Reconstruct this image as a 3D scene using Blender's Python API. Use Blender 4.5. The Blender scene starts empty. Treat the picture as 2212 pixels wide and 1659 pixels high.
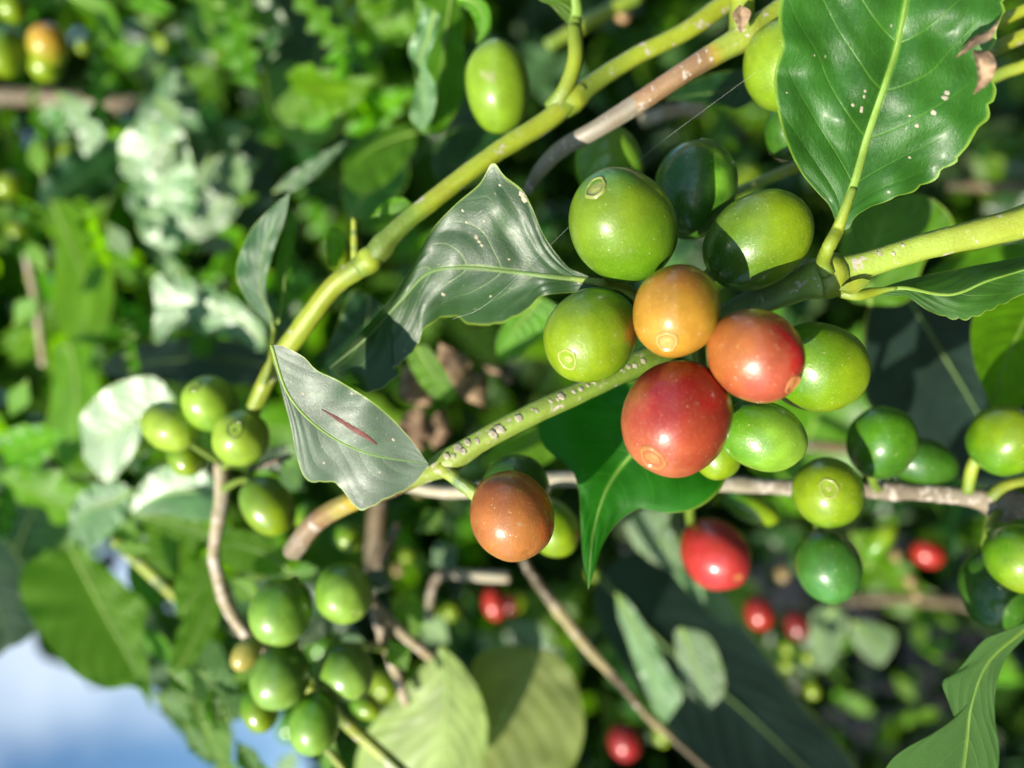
import bpy, bmesh, math, random
import numpy as np
from mathutils import Vector, Matrix, noise
random.seed(11)
PI = math.pi
scene = bpy.context.scene
C = scene.collection

# ------------------------------------------------------------------ camera, sky, sun, exposure
# the phone was held upright: the picture's left is up in the world, its right is down to the soil
F = 1730.0                     # focal length in pixels of a 2212 x 1659 view of the photograph
CAM = Vector((0, 0, 1.30))
RT, UP, BK = Vector((0, 0, -1)), Vector((1, 0, 0)), Vector((0, -1, 0))
def V(x, y, z):                # a direction: right, up, towards the viewer -> world
    return RT*x + UP*y + BK*z
def W(px, py, d):              # a place: where it shows and how deep it stands (metres)
    return CAM + V((px-1106)/F*d, (829.5-py)/F*d, -d)

cd = bpy.data.cameras.new('camera'); cam = bpy.data.objects.new('camera', cd); C.objects.link(cam)
m = Matrix((RT, UP, BK)).transposed().to_4x4(); m.translation = CAM; cam.matrix_world = m
cd.sensor_width = 36; cd.lens = 36*F/2212; cd.clip_start = 0.005; cd.clip_end = 600
cd.dof.use_dof = True; cd.dof.focus_distance = 0.112; cd.dof.aperture_fstop = 8.6
scene.camera = cam

SUN = V(-.50, -.50, .70).normalized()
world = bpy.data.worlds.new('World'); scene.world = world; world.use_nodes = True
nt = world.node_tree; nt.nodes.clear()
out = nt.nodes.new('ShaderNodeOutputWorld'); bg = nt.nodes.new('ShaderNodeBackground')
sky = nt.nodes.new('ShaderNodeTexSky'); sky.sky_type = 'NISHITA'; sky.sun_disc = False
sky.sun_elevation = math.asin(SUN.z); sky.sun_rotation = math.atan2(SUN.x, SUN.y)
sky.air_density = 1.0; sky.dust_density = 0.6; sky.ozone_density = 1.5
tc = nt.nodes.new('ShaderNodeTexCoord'); nz = nt.nodes.new('ShaderNodeTexNoise')
nz.inputs['Scale'].default_value = 2.2; nz.inputs['Detail'].default_value = 6
rp = nt.nodes.new('ShaderNodeValToRGB'); rp.color_ramp.elements[0].position = .52; rp.color_ramp.elements[1].position = .80
rp.color_ramp.elements[1].color = (.8, .8, .8, 1)
mx = nt.nodes.new('ShaderNodeMix'); mx.data_type = 'RGBA'; mx.inputs['B'].default_value = (11.0, 12.2, 13.2, 1)
nt.links.new(tc.outputs['Generated'], nz.inputs['Vector']); nt.links.new(nz.outputs['Fac'], rp.inputs['Fac'])
nt.links.new(rp.outputs['Color'], mx.inputs['Factor']); 
tint = nt.nodes.new('ShaderNodeMix'); tint.data_type = 'RGBA'; tint.blend_type = 'MULTIPLY'; tint.inputs['Factor'].default_value = 1; tint.inputs['B'].default_value = (1.0, 1.30, 1.40, 1)
nt.links.new(sky.outputs['Color'], tint.inputs['A']); nt.links.new(tint.outputs['Result'], mx.inputs['A'])
nt.links.new(mx.outputs['Result'], bg.inputs['Color']); nt.links.new(bg.outputs[0], out.inputs[0])
bg.inputs['Strength'].default_value = 0.062

sd = bpy.data.lights.new('sun', 'SUN'); sd.energy = 5.0; sd.angle = math.radians(.53); sd.color = (1, .94, .80)
so = bpy.data.objects.new('sun', sd); C.objects.link(so); so.rotation_euler = SUN.to_track_quat('Z', 'Y').to_euler()
so.location = (0, 0, 5)
vs = scene.view_settings
vs.view_transform = 'Standard'; vs.look = 'None'; vs.gamma = 1; vs.use_curve_mapping = False; vs.exposure = 1.05
scene.cycles.max_bounces = 8; scene.cycles.transmission_bounces = 6; scene.cycles.diffuse_bounces = 2

# ------------------------------------------------------------------ helpers
def tag(o, label=None, cat=None, group=None, kind=None):
    if label: o['label'] = label
    if cat: o['category'] = cat
    if group: o['group'] = group
    if kind: o['kind'] = kind
    return o
def empty(name, loc, label=None, cat=None, group=None):
    o = bpy.data.objects.new(name, None); C.objects.link(o); o.location = loc; o.empty_display_size = .005
    return tag(o, label, cat, group)
def link(name, me, parent=None, mat=None):
    o = bpy.data.objects.new(name, me); C.objects.link(o)
    if mat is not None and not me.materials: me.materials.append(mat)
    if parent is not None:
        o.parent = parent
        if parent.parent is not None: bpyloc = parent.location + parent.parent.location
        else: bpyloc = parent.location
        o.location = -Vector(bpyloc) if parent.rotation_euler.to_quaternion().angle < 1e-6 else (0, 0, 0)
    return o
def mesh_np(name, verts, faces, uvs=None, cols=None, smooth=True):
    me = bpy.data.meshes.new(name); me.from_pydata([tuple(v) for v in verts], [], faces); me.update()
    if smooth: me.shade_smooth()
    li = np.empty(len(me.loops), dtype=np.int32); me.loops.foreach_get('vertex_index', li)
    if uvs is not None:
        ul = me.uv_layers.new(name='UVMap'); ul.data.foreach_set('uv', np.asarray(uvs, dtype=np.float32)[li].ravel())
    if cols is not None:
        ca = me.color_attributes.new('col', 'FLOAT_COLOR', 'POINT')
        c4 = np.ones((len(verts), 4), dtype=np.float32); c4[:, :3] = cols; ca.data.foreach_set('color', c4.ravel())
    return me
def smoothline(P, n, closed=False):
    """Catmull-Rom through P (tuples of any length), n+1 samples evenly spaced along its run"""
    P = np.array(P, dtype=float)
    if len(P) == 2: dense = P[0] + (P[1]-P[0])*np.linspace(0, 1, 60)[:, None]
    else:
        Q = np.vstack([2*P[0]-P[1], P, 2*P[-1]-P[-2]]); out = []
        for i in range(1, len(Q)-2):
            p0, p1, p2, p3 = Q[i-1], Q[i], Q[i+1], Q[i+2]
            t = np.linspace(0, 1, 24, endpoint=False)[:, None]
            out.append(.5*((2*p1)+(-p0+p2)*t+(2*p0-5*p1+4*p2-p3)*t*t+(-p0+3*p1-3*p2+p3)*t**3))
        dense = np.vstack(out+[Q[-2][None]])
    s = np.r_[0, np.cumsum(np.linalg.norm(np.diff(dense[:, :2], axis=0), axis=1))]
    if s[-1] < 1e-9: s = np.linspace(0, 1, len(dense))
    u = np.linspace(0, s[-1], n+1)
    return np.stack([np.interp(u, s, dense[:, k]) for k in range(P.shape[1])], 1)

# ------------------------------------------------------------------ materials
def newmat(name):
    mt = bpy.data.materials.new(name); mt.use_nodes = True; t = mt.node_tree
    for n in list(t.nodes): t.nodes.remove(n)
    return mt, t, t.nodes.new('ShaderNodeOutputMaterial')
class N:
    """small node-writing helper"""
    def __init__(s, t): s.t = t
    def n(s, ty, **k):
        x = s.t.nodes.new('ShaderNode'+ty)
        for a, b in k.items(): setattr(x, a, b)
        return x
    def put(s, sock, v):
        if hasattr(v, 'is_linked') or isinstance(v, bpy.types.NodeSocket): s.t.links.new(v, sock)
        else: sock.default_value = v if not (isinstance(v, tuple) and len(v) == 3 and sock.type == 'RGBA') else (*v, 1)
    def math(s, op, a, b=0.0, c=None, clamp=False):
        x = s.n('Math', operation=op, use_clamp=clamp); s.put(x.inputs[0], a); s.put(x.inputs[1], b)
        if c is not None: s.put(x.inputs[2], c)
        return x.outputs[0]
    def mix(s, f, a, b, bt='MIX'):
        x = s.n('Mix', data_type='RGBA', blend_type=bt); s.put(x.inputs['Factor'], f); s.put(x.inputs['A'], a); s.put(x.inputs['B'], b)
        return x.outputs['Result']
    def ss(s, v, lo, hi, a=0.0, b=1.0):
        x = s.n('MapRange', interpolation_type='SMOOTHSTEP'); s.put(x.inputs[0], v)
        for i, q in enumerate((lo, hi, a, b)): x.inputs[i+1].default_value = q
        return x.outputs[0]
    def noise(s, vec, scale, detail=3, rough=.55):
        x = s.n('TexNoise'); x.inputs['Scale'].default_value = scale; x.inputs['Detail'].default_value = detail
        x.inputs['Roughness'].default_value = rough
        if vec is not None: s.put(x.inputs['Vector'], vec)
        return x.outputs['Fac']
    def bsdf(s, **k):
        x = s.n('BsdfPrincipled')
        for a, b in k.items(): s.put(x.inputs[a.replace('_', ' ')], b)
        return x
    def bump(s, h, strength, dist, normal=None):
        x = s.n('Bump'); x.inputs['Strength'].default_value = strength; x.inputs['Distance'].default_value = dist
        s.put(x.inputs['Height'], h)
        if normal is not None: s.put(x.inputs['Normal'], normal)
        return x.outputs[0]

def leaf_mat(name, col, back, vein, trans, rough=.34, nv=9, slant=.30, tmix=.38, worn=.25, coat=.08, spec=.38, bumpy=1.0):
    mt, t, o = newmat(name); n = N(t)
    uv = n.n('UVMap').outputs[0]; sp = n.n('SeparateXYZ'); n.put(sp.inputs[0], uv)
    u = sp.outputs[0]; v = n.math('ABSOLUTE', n.math('MULTIPLY_ADD', sp.outputs[1], 2.0, -1.0))
    geo = n.n('NewGeometry'); oi = n.n('ObjectInfo')
    w = n.math('MULTIPLY', n.math('SUBTRACT', u, n.math('MULTIPLY', n.math('POWER', v, 1.35), slant)), float(nv))
    dst = n.math('PINGPONG', w, .5)                                   # 0 on a lateral vein
    wob = n.noise(uv, 7.0, 2)
    lat = n.math('MULTIPLY', n.ss(dst, .0, .045, 1, 0), n.ss(v, .35, .95, 1, .0))
    mid = n.ss(v, .012, .05, 1, 0)
    veins = n.math('MAXIMUM', n.math('MULTIPLY', lat, .38), mid, clamp=True)
    pos = n.n('TexCoord').outputs['Object']
    big = n.noise(uv, 3.2, 4); fine = n.noise(uv, 60, 4, .7); micro = n.noise(pos, 5200, 2)
    c = n.mix(n.ss(big, .3, .7), tuple(x*.72 for x in col), tuple(min(1, x*1.35) for x in col))
    c = n.mix(n.ss(fine, .45, .75, 0, .35), c, tuple(min(1, x*1.7) for x in col))
    c = n.mix(veins, c, vein)
    rim = n.ss(v, .955, .99)
    c = n.mix(n.math('MULTIPLY', rim, .8), c, (.20, .30, .03))
    # pale pinholes and rasped spots, brown margins
    vo = n.n('TexVoronoi'); vo.inputs['Scale'].default_value = 26; n.put(vo.inputs['Vector'], uv); vo.inputs['Randomness'].default_value = 1
    csel = n.n('SeparateColor'); n.put(csel.inputs[0], vo.outputs['Color'])
    speck = n.math('MULTIPLY', n.ss(vo.outputs['Distance'], .05, .16, 1, 0), n.math('GREATER_THAN', csel.outputs[0], 1-.28*worn))
    c = n.mix(n.math('MULTIPLY', speck, .8), c, (.32, .29, .20))
    br = n.math('MULTIPLY', n.ss(n.noise(uv, 5.5, 5, .7), .60, .70), n.ss(v, .86, .99))
    c = n.mix(n.math('MULTIPLY', br, min(1, worn*2.2)), c, (.16, .085, .03))
    hs = n.n('HueSaturation'); n.put(hs.inputs['Color'], c)
    n.put(hs.inputs['Hue'], n.ss(oi.outputs['Random'], 0, 1, .485, .512)); n.put(hs.inputs['Value'], n.ss(oi.outputs['Random'], 0, 1, .8, 1.2))
    c = hs.outputs[0]
    cb = n.mix(veins, n.mix(n.ss(big, .3, .7), back, tuple(x*.8 for x in back)), vein)
    cc = n.mix(geo.outputs['Backfacing'], c, cb)
    h = n.math('ADD', n.math('MULTIPLY', veins, -.35), n.math('ADD', n.math('MULTIPLY', fine, .5), n.math('MULTIPLY', n.math('POWER', dst, .6), .9)))
    bmp = n.bump(h, .45*bumpy, .0006)
    bmp = n.bump(micro, .26, .00014, bmp)
    ro = n.math('ADD', n.ss(fine, .3, .8, rough-.06, rough+.16), n.math('MULTIPLY', geo.outputs['Backfacing'], .22))
    b = n.bsdf(Base_Color=cc, Roughness=ro, Normal=bmp, Coat_Weight=coat, Coat_Roughness=.28)
    b.inputs['Specular IOR Level'].default_value = spec
    tr = n.n('BsdfTranslucent'); n.put(tr.inputs['Color'], n.mix(n.math('MULTIPLY', veins, .5), trans, tuple(min(1, x*1.5) for x in trans)))
    n.put(tr.inputs['Normal'], bmp)
    ms = n.n('MixShader'); ms.inputs[0].default_value = tmix
    t.links.new(b.outputs[0], ms.inputs[1]); t.links.new(tr.outputs[0], ms.inputs[2]); t.links.new(ms.outputs[0], o.inputs[0])
    return mt

G = (.058, .150, .003)
M_LEAF  = leaf_mat('coffee_leaf_green', G, (.10, .21, .055), (.20, .33, .05), (.13, .42, .015))
M_HERO  = leaf_mat('coffee_leaf_glossy', (.028, .088, .009), (.10, .20, .03), (.12, .26, .02), (.09, .36, .004), rough=.40, nv=8, worn=.30, tmix=.30, bumpy=1.0, coat=.18, spec=.5)
M_GREY  = leaf_mat('coffee_leaf_weathered', (.022, .060, .018), (.12, .21, .06), (.16, .28, .05), (.09, .30, .01), rough=.42, nv=9, worn=.9, tmix=.2, spec=.5, bumpy=.4, coat=.08)
M_GREYC = leaf_mat('coffee_leaf_grey', (.038, .074, .038), (.12, .21, .06), (.10, .17, .06), (.09, .30, .01), rough=.45, nv=9, worn=.5, tmix=.15, spec=.42, bumpy=.25, coat=.1)  # greyer base colour than the other leaves
M_TEAL = leaf_mat('coffee_leaf_sky_sheen', (.026, .052, .040), (.05, .10, .05), (.05, .10, .06), (.03, .14, .02), rough=.42, tmix=.12, spec=.6, coat=.15, bumpy=.6)  # blue-grey sheen of the sky is put into the base colour
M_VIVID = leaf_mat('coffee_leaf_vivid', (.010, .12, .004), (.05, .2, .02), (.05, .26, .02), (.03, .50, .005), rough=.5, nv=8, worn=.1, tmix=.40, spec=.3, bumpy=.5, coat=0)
M_DARK  = leaf_mat('coffee_leaf_dark', (.010, .045, .006), (.05, .12, .04), (.06, .14, .04), (.04, .22, .01), rough=.36, tmix=.15, spec=.65, coat=.2)  # base colour lowered so these leaves look deep in shade
M_BRIGHT= leaf_mat('coffee_leaf_fresh', (.09, .24, .004), (.13, .28, .01), (.24, .40, .02), (.28, .66, .004), rough=.28, spec=.5, tmix=.5)
M_PALE  = leaf_mat('coffee_leaf_yellowing', (.20, .26, .065), (.25, .31, .09), (.34, .40, .13), (.36, .48, .08), rough=.5, tmix=.4, worn=.5)
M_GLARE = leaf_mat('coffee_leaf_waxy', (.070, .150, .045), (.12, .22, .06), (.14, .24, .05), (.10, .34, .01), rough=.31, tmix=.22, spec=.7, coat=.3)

def dead_mat():
    mt, t, o = newmat('dry_leaf'); n = N(t); pos = n.n('TexCoord').outputs['Object']
    a = n.noise(pos, 260, 5, .65)
    c = n.mix(n.ss(a, .35, .7), (.10, .055, .03), (.33, .22, .13))
    b = n.bsdf(Base_Color=c, Roughness=.8, Normal=n.bump(a, .6, .0008))
    t.links.new(b.outputs[0], o.inputs[0]); return mt
M_DEAD = dead_mat()

def stem_mat(name, stops, crust=.0, rough=.42, spots=.15):
    """stops: (place along the stem 0..1, colour). Bark colours, some stretches darkened in the ramp as shade; crust = pale lichen"""
    mt, t, o = newmat(name); n = N(t)
    uv = n.n('UVMap').outputs[0]; sp = n.n('SeparateXYZ'); n.put(sp.inputs[0], uv)
    pos = n.n('TexCoord').outputs['Object']
    j = n.math('MULTIPLY_ADD', n.noise(pos, 330, 3), .05, -.025)
    r = n.n('ValToRGB'); n.put(r.inputs[0], n.math('ADD', sp.outputs[0], j))
    e = r.color_ramp.elements
    while len(e) > 1: e.remove(e[-1])
    e[0].position = stops[0][0]; e[0].color = (*stops[0][1], 1)
    for p, c in stops[1:]:
        x = e.new(p); x.color = (*c, 1)
    c = r.outputs[0]
    mp = n.n('Mapping'); mp.inputs['Scale'].default_value = (6, 60, 1); n.put(mp.inputs[0], uv)
    streak = n.noise(mp.outputs[0], 3, 4, .6)
    c = n.mix(n.ss(streak, .35, .7, .0, .35), c, (.10, .14, .025), 'MIX')
    f2 = n.noise(pos, 1500, 3, .6)
    c = n.mix(n.ss(f2, .60, .72, 0, spots*2), c, (.42, .38, .28))
    c = n.mix(n.ss(n.noise(pos, 140, 3), .35, .7, 0, .45), c, n.mix(1.0, c, (.72, .55, .40), 'MULTIPLY'))
    if crust:
        a = n.noise(pos, 420, 5, .7)
        c = n.mix(n.ss(a, .60-crust*.25, .66-crust*.2), c, (.40, .34, .29))
    h = n.math('ADD', n.math('MULTIPLY', streak, .7), f2)
    b = n.bsdf(Base_Color=c, Roughness=rough, Normal=n.bump(h, .35, .0004), Coat_Weight=.12, Coat_Roughness=.3)
    b.inputs['Subsurface Weight'].default_value = .08; b.inputs['Subsurface Scale'].default_value = .001
    t.links.new(b.outputs[0], o.inputs[0]); return mt
YG = (.27, .33, .018); GR = (.12, .20, .02); DG = (.07, .15, .03); GB = (.24, .20, .165); BR = (.24, .13, .075); DB = (.075, .05, .035)
S_MAIN = stem_mat('green_stem', [(0, YG), (.24, YG), (.30, (.16, .22, .02)), (.345, GR), (.37, YG), (.58, YG), (.62, GR), (.70, (.10, .15, .02)), (.735, YG), (.9, YG), (1, GR)], crust=.02)  # darker stretch at the second node is shadow put into the colour
S_TWO  = stem_mat('green_to_brown_stem', [(0, YG), (.36, (.25, .33, .04)), (.40, (.33, .24, .02)), (.42, BR), (.62, (.29, .16, .09)), (.64, GB), (.93, GB), (1, DB)], crust=.05)
S_FRUIT= stem_mat('fruiting_stem', [(0, YG), (.30, (.28, .38, .05)), (.40, DG), (.58, GR), (.72, (.24, .34, .05)), (.84, (.23, .30, .05)), (.86, (.11, .045, .035)), (.885, (.12, .05, .035)), (.895, (.40, .28, .02)), (.93, (.30, .24, .06)), (.95, BR), (1, GB)], crust=.03, rough=.38)  # dark green stretch past the thick node carries its shade in the colour
S_GREY = stem_mat('grey_bark', [(0, (.33, .29, .21)), (.3, (.16, .115, .09)), (.6, (.30, .26, .2)), (1, (.42, .37, .28))], crust=.3, rough=.65)
S_TAN  = stem_mat('tan_bark', [(0, (.36, .30, .19)), (.5, (.27, .21, .13)), (1, (.38, .30, .18))], crust=.35, rough=.7)
S_DUN = stem_mat('dun_bark', [(0, DB), (.16, DB), (.2, (.30, .24, .12)), (.46, (.30, .24, .12)), (.5, DB), (.62, (.12, .08, .05)), (.72, (.26, .2, .1)), (.8, DB), (1, DB)], crust=.15, rough=.7)
S_BROWN= stem_mat('brown_bark', [(0, DB), (.5, (.14, .085, .05)), (1, DB)], crust=.1, rough=.7)
S_GREEN= stem_mat('soft_green_stem', [(0, GR), (.5, YG), (1, GR)])

def fruit_mat():
    mt, t, o = newmat('cherry_skin'); n = N(t)
    a = n.n('Attribute', attribute_name='col').outputs['Color']; pos = n.n('TexCoord').outputs['Object']
    f1 = n.noise(pos, 380, 4, .6); f2 = n.noise(pos, 2600, 2, .6)
    c = n.mix(n.ss(f1, .35, .68, 0, .40), a, n.mix(1.0, a, (.80, .74, .55), 'MULTIPLY'))
    c = n.mix(n.ss(f2, .55, .75, 0, .16), c, n.mix(.4, a, (.75, .70, .25)))
    vo = n.n('TexVoronoi'); vo.inputs['Scale'].default_value = 1050; n.put(vo.inputs['Vector'], pos)
    cs = n.n('SeparateColor'); n.put(cs.inputs[0], vo.outputs['Color'])
    dots = n.math('MULTIPLY', n.ss(vo.outputs['Distance'], .06, .17, 1, 0), n.math('GREATER_THAN', cs.outputs[0], .60))
    c = n.mix(n.math('MULTIPLY', dots, .38), c, (.55, .48, .26))
    bmp = n.bump(n.math('ADD', f2, n.math('MULTIPLY', dots, .8)), .28, .00015)
    bmp = n.bump(f1, .12, .0004, bmp)
    b = n.bsdf(Base_Color=c, Roughness=n.math('ADD', n.ss(f2, .3, .75, .28, .42), n.ss(f1, .45, .7, 0, .14)), Normal=bmp, Coat_Weight=n.ss(f1, .42, .66, .60, .15), Coat_Roughness=.16)
    b.inputs['Specular IOR Level'].default_value = .35
    b.inputs['Subsurface Weight'].default_value = .06; b.inputs['Subsurface Radius'].default_value = (1, .7, .25)
    b.inputs['Subsurface Scale'].default_value = .0012
    t.links.new(b.outputs[0], o.inputs[0]); return mt
M_FRUIT = fruit_mat()
def plain(name, c1, c2, sc, rough):
    mt, t, o = newmat(name); n = N(t); a = n.noise(n.n('TexCoord').outputs['Object'], sc, 5, .65)
    b = n.bsdf(Base_Color=n.mix(n.ss(a, .3, .7), c1, c2), Roughness=rough, Normal=n.bump(a, .4, .02 if sc < 50 else .0003))
    t.links.new(b.outputs[0], o.inputs[0]); return mt
M_NAVEL = plain('cherry_scar', (.27, .22, .09), (.42, .36, .18), 900, .45)
M_NAVELG = plain('green_cherry_scar', (.17, .24, .06), (.30, .36, .13), 900, .45)
M_NAVELO = plain('orange_cherry_scar', (.42, .22, .06), (.56, .36, .12), 900, .4)
M_NAVELD = plain('dark_cherry_scar', (.03, .035, .01), (.14, .14, .04), 900, .6)
M_SOIL = plain('soil', (.005, .004, .006), (.017, .013, .014), 9, .95)  # blacker than real soil: shade under the bush is in the colour
M_SCAR = plain('leaf_scratch', (.07, .018, .014), (.15, .05, .04), 700, .8)
M_WHITE = plain('crust_patch', (.19, .17, .11), (.40, .36, .26), 900, .85)
M_SILK = plain('silk', (.55, .55, .5), (.7, .7, .65), 900, .5)
M_RAGD = leaf_mat('far_leaf_shade_tone', (.009, .035, .003), (.02, .06, .01), (.03, .07, .01), (.03, .14, .005), bumpy=.2, tmix=.25)  # colour darkened so gaps between far leaves read as deep shade
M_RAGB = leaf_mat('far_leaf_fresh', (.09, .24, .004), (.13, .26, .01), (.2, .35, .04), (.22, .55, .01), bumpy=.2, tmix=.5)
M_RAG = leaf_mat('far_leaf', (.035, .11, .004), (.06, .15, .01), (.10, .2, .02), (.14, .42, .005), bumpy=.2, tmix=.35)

# ------------------------------------------------------------------ builders
def tube_mesh(name, pts, seg=16, n=None, rough=.0, lumps=(), world_pts=False, flat=1.0, cap=True, ridge=0.0):
    """pts: (px, py, depth, radius in px). lumps: (place 0..1, gain, width) swellings such as nodes"""
    L = sum(math.hypot(pts[i+1][0]-pts[i][0], pts[i+1][1]-pts[i][1]) for i in range(len(pts)-1))
    n = n or max(6, min(110, int(L/9)))
    S = smoothline(pts, n); P = [W(*s[:3]) for s in S]; R = [s[3]/F*s[2] for s in S]
    vs_, uvs, fs = [], [], []
    up = V(.13, .2, 1).normalized()
    for i, p in enumerate(P):
        tan = (P[min(i+1, n)]-P[max(i-1, 0)]).normalized(); a = tan.cross(up).normalized(); b = a.cross(tan)
        u = i/n; g = 1+sum(gn*math.exp(-((u-c)/w)**2) for c, gn, w in lumps)
        for k in range(seg):
            th = 2*PI*k/seg; q = a*math.cos(th)+b*math.sin(th)*flat
            r = R[i]*g*(1+rough*noise.noise((p+q*R[i])*900)+rough*.8*noise.noise((p+q*R[i])*260)+ridge*math.cos(4*th+.8+u*6))
            vs_.append(p+q*r); uvs.append((u, k/seg))
    for i in range(n):
        for k in range(seg):
            k2 = (k+1) % seg; fs.append((i*seg+k, i*seg+k2, (i+1)*seg+k2, (i+1)*seg+k))
    if cap:
        fs.append(tuple(range(seg))[::-1]); fs.append(tuple(n*seg+k for k in range(seg)))
    return mesh_np(name, vs_, fs, uvs)

def vein_relief(t, s, nv, slant):
    w = nv*(t-slant*s**1.35); return abs(math.sin(PI*w))**.7
def leaf(parent, M, L, R, d, slope=(0, 0), fold=0.0, mat=None, label=None, n=56, mm=9, quilt=.35, wave=.25, wf=5.0, nv=9,
         rib=None, rib_r=5.0, petiole=None, pet_r=7.0, curl=0.0, tooth=0.0, bul=0.0, flip=False):
    """a leaf spanned between its midrib M and its two margins L, R (view px; a third number adds mm of depth).
    slope: how the blade leans (depth gained to the right, upwards); fold: margins raised towards the viewer"""
    mat = mat or M_LEAF
    f3 = lambda P: [(p[0], p[1], (p[2] if len(p) > 2 else 0.0)) for p in P]
    M, L, R = f3(M), f3(L), f3(R)
    L = [M[0]]+L+[M[-1]]; R = [M[0]]+R+[M[-1]]
    MS, LS, RS = smoothline(M, n), smoothline(L, n), smoothline(R, n)
    cx, cy = MS[:, 0].mean(), MS[:, 1].mean(); ph = random.random()*6
    slant = .30
    def depth(px, py, dz, t, s, side, hw):
        z = d*(1+slope[0]*(px-cx)/F+slope[1]*(cy-py)/F)
        z += dz*.001 + curl*.001*t*t - fold*s*hw/F*d
        q = vein_relief(t, s, nv, slant)*math.sin(PI*min(1, s*1.02+.02))*min(1, 5*t, 5*(1-t)+.1)
        z -= quilt*.001*q*min(1, hw/60)
        z += wave*.001*s*s*math.sin(wf*2*PI*t+ph+side+2*noise.noise(Vector((t*4, side, ph))))*(.6+1.4*noise.noise(Vector((t*5, side+3, ph))))*min(1, 6*(1-t), 6*t)
        if bul: z -= bul*.001*noise.noise(Vector((px*.012, py*.012, ph)))
        return z
    vs_, uvs, fs = [], [], []
    W2 = 2*mm+1
    for i in range(n+1):
        t = i/n
        for j in range(-mm, mm+1):
            s = abs(j)/mm; E = LS if j < 0 else RS
            s2 = s
            hw = math.hypot(E[i][0]-MS[i][0], E[i][1]-MS[i][1])
            k = 1.0
            if tooth and j > 0: k = 1+tooth*(abs(math.sin(t*58+j/abs(j)))-.5)*s**6*(2 if noise.noise(Vector((t*9, j/abs(j), ph))) > -.05 else .2)
            px = MS[i][0]+(E[i][0]-MS[i][0])*s2*k; py = MS[i][1]+(E[i][1]-MS[i][1])*s2*k
            dz = MS[i][2]+(E[i][2]-MS[i][2])*s**1.4
            vs_.append(W(px, py, depth(px, py, dz, t, s, 0 if j < 0 else 1.7, hw))); uvs.append((t, .5+.5*j/mm))
    for i in range(n):
        for j in range(W2-1):
            a = i*W2+j; q = (a, a+1, a+W2+1, a+W2)
            fs.append(q)
    # the glossy upper side faces the viewer unless flip
    c0 = vs_[(n//2)*W2+mm]; nn = (vs_[(n//2)*W2+mm+2]-vs_[(n//2)*W2+mm-2]).cross(vs_[(n//2+2)*W2+mm]-vs_[(n//2-2)*W2+mm])
    if (nn.dot(CAM-c0) < 0) != flip: fs = [f[::-1] for f in fs]
    o = link('leaf', mesh_np('leaf', vs_, fs, uvs), parent, mat)
    if label: o['label'] = label
    if rib is None: rib = rib_r > 0
    if rib:
        pts = []
        for i in range(0, n+1, 2):
            t = i/n; z = depth(MS[i][0], MS[i][1], MS[i][2], t, 0, 0, 1)
            r = rib_r*(1-.86*t)
            pts.append((MS[i][0], MS[i][1], z-(-1 if flip else 1)*.15*r/F*z, r))
        link('midrib', tube_mesh('midrib', pts, seg=10, n=len(pts)-1 if len(pts) > 8 else 8, flat=.55), o, S_RIB if mat not in (M_DARK, M_GREY, M_TEAL) else S_RIBD)
    if petiole:
        z0 = depth(MS[0][0], MS[0][1], MS[0][2], 0, 0, 0, 1)
        pp = [(p[0], p[1], (p[2] if len(p) > 2 else z0), pet_r*(1.12 if k == 0 else 1)) for k, p in enumerate(petiole)]
        for q_ in (0, .03, .07, .12):
            i_ = int(q_*n); zz = depth(MS[i_][0], MS[i_][1], MS[i_][2], i_/n, 0, 0, 1)
            pp.append((MS[i_][0], MS[i_][1], zz, pet_r*(.95-q_*2)*(1-q_/.12)+rib_r*.86*(q_/.12)))
        link('petiole', tube_mesh('petiole', pp, seg=12), o, S_GREEN)
    return o
S_RIB = stem_mat('leaf_midrib', [(0, (.22, .36, .05)), (1, (.10, .24, .03))], spots=.05)
S_RIBD = stem_mat('dull_leaf_midrib', [(0, (.13, .22, .05)), (1, (.07, .14, .04))], spots=.05)

from mathutils.bvhtree import BVHTree
def hit_on(o):
    me = o.data; T = BVHTree.FromPolygons([v.co for v in me.vertices], [tuple(p.vertices) for p in me.polygons])
    def f(px, py):
        d = (W(px, py, 1)-CAM).normalized(); h = T.ray_cast(CAM, d)
        if h[0] is None: return None
        return h[0], (h[1] if h[1].dot(d) < 0 else -h[1])
    return f
def spots(o, name, lst, mat, h=.25, up=.2):
    f = hit_on(o); rs_ = random.Random(len(lst)); last = None
    for (x, y, r) in lst:
        q = f(x, y)
        if q is None: continue
        p, nn = q; rr = r/F*(p-CAM).length; a = nn.orthogonal().normalized(); b = nn.cross(a); sd_ = rs_.random()*30
        bm = bmesh.new(); bmesh.ops.create_icosphere(bm, subdivisions=2, radius=1)
        for v_ in bm.verts:
            k = 1+.45*noise.noise(v_.co*1.6+Vector((sd_, 0, 0))); c = v_.co
            v_.co = p+a*c.x*rr*k*1.15+b*c.y*rr*k*.85+nn*(c.z*rr*h*k+rr*h*up)
        me = bpy.data.meshes.new(name); bm.to_mesh(me); bm.free(); me.shade_smooth(); link(name, me, o, mat)
def streak(o, name, pts, mat, n=22):
    f = hit_on(o); S = smoothline(pts, n); vs_, fs = [], []
    for i in range(n+1):
        x, y, w = S[i]; tx, ty = S[min(i+1, n)][:2]-S[max(i-1, 0)][:2]; q = math.hypot(tx, ty); w *= 1+.35*noise.noise(Vector((i*.6, 3, 0)))
        for k in (-1, -.5, 0, .5, 1):
            h_ = f(x-ty/q*w*k, y+tx/q*w*k); p, nn = h_; vs_.append(p+nn*(.00004+.00010*(1-abs(k))))
    for i in range(n):
        for k in range(4): fs.append((i*5+k, i*5+k+1, i*5+k+6, i*5+k+5))
    return link(name, mesh_np(name, vs_, fs), o, mat)
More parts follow.
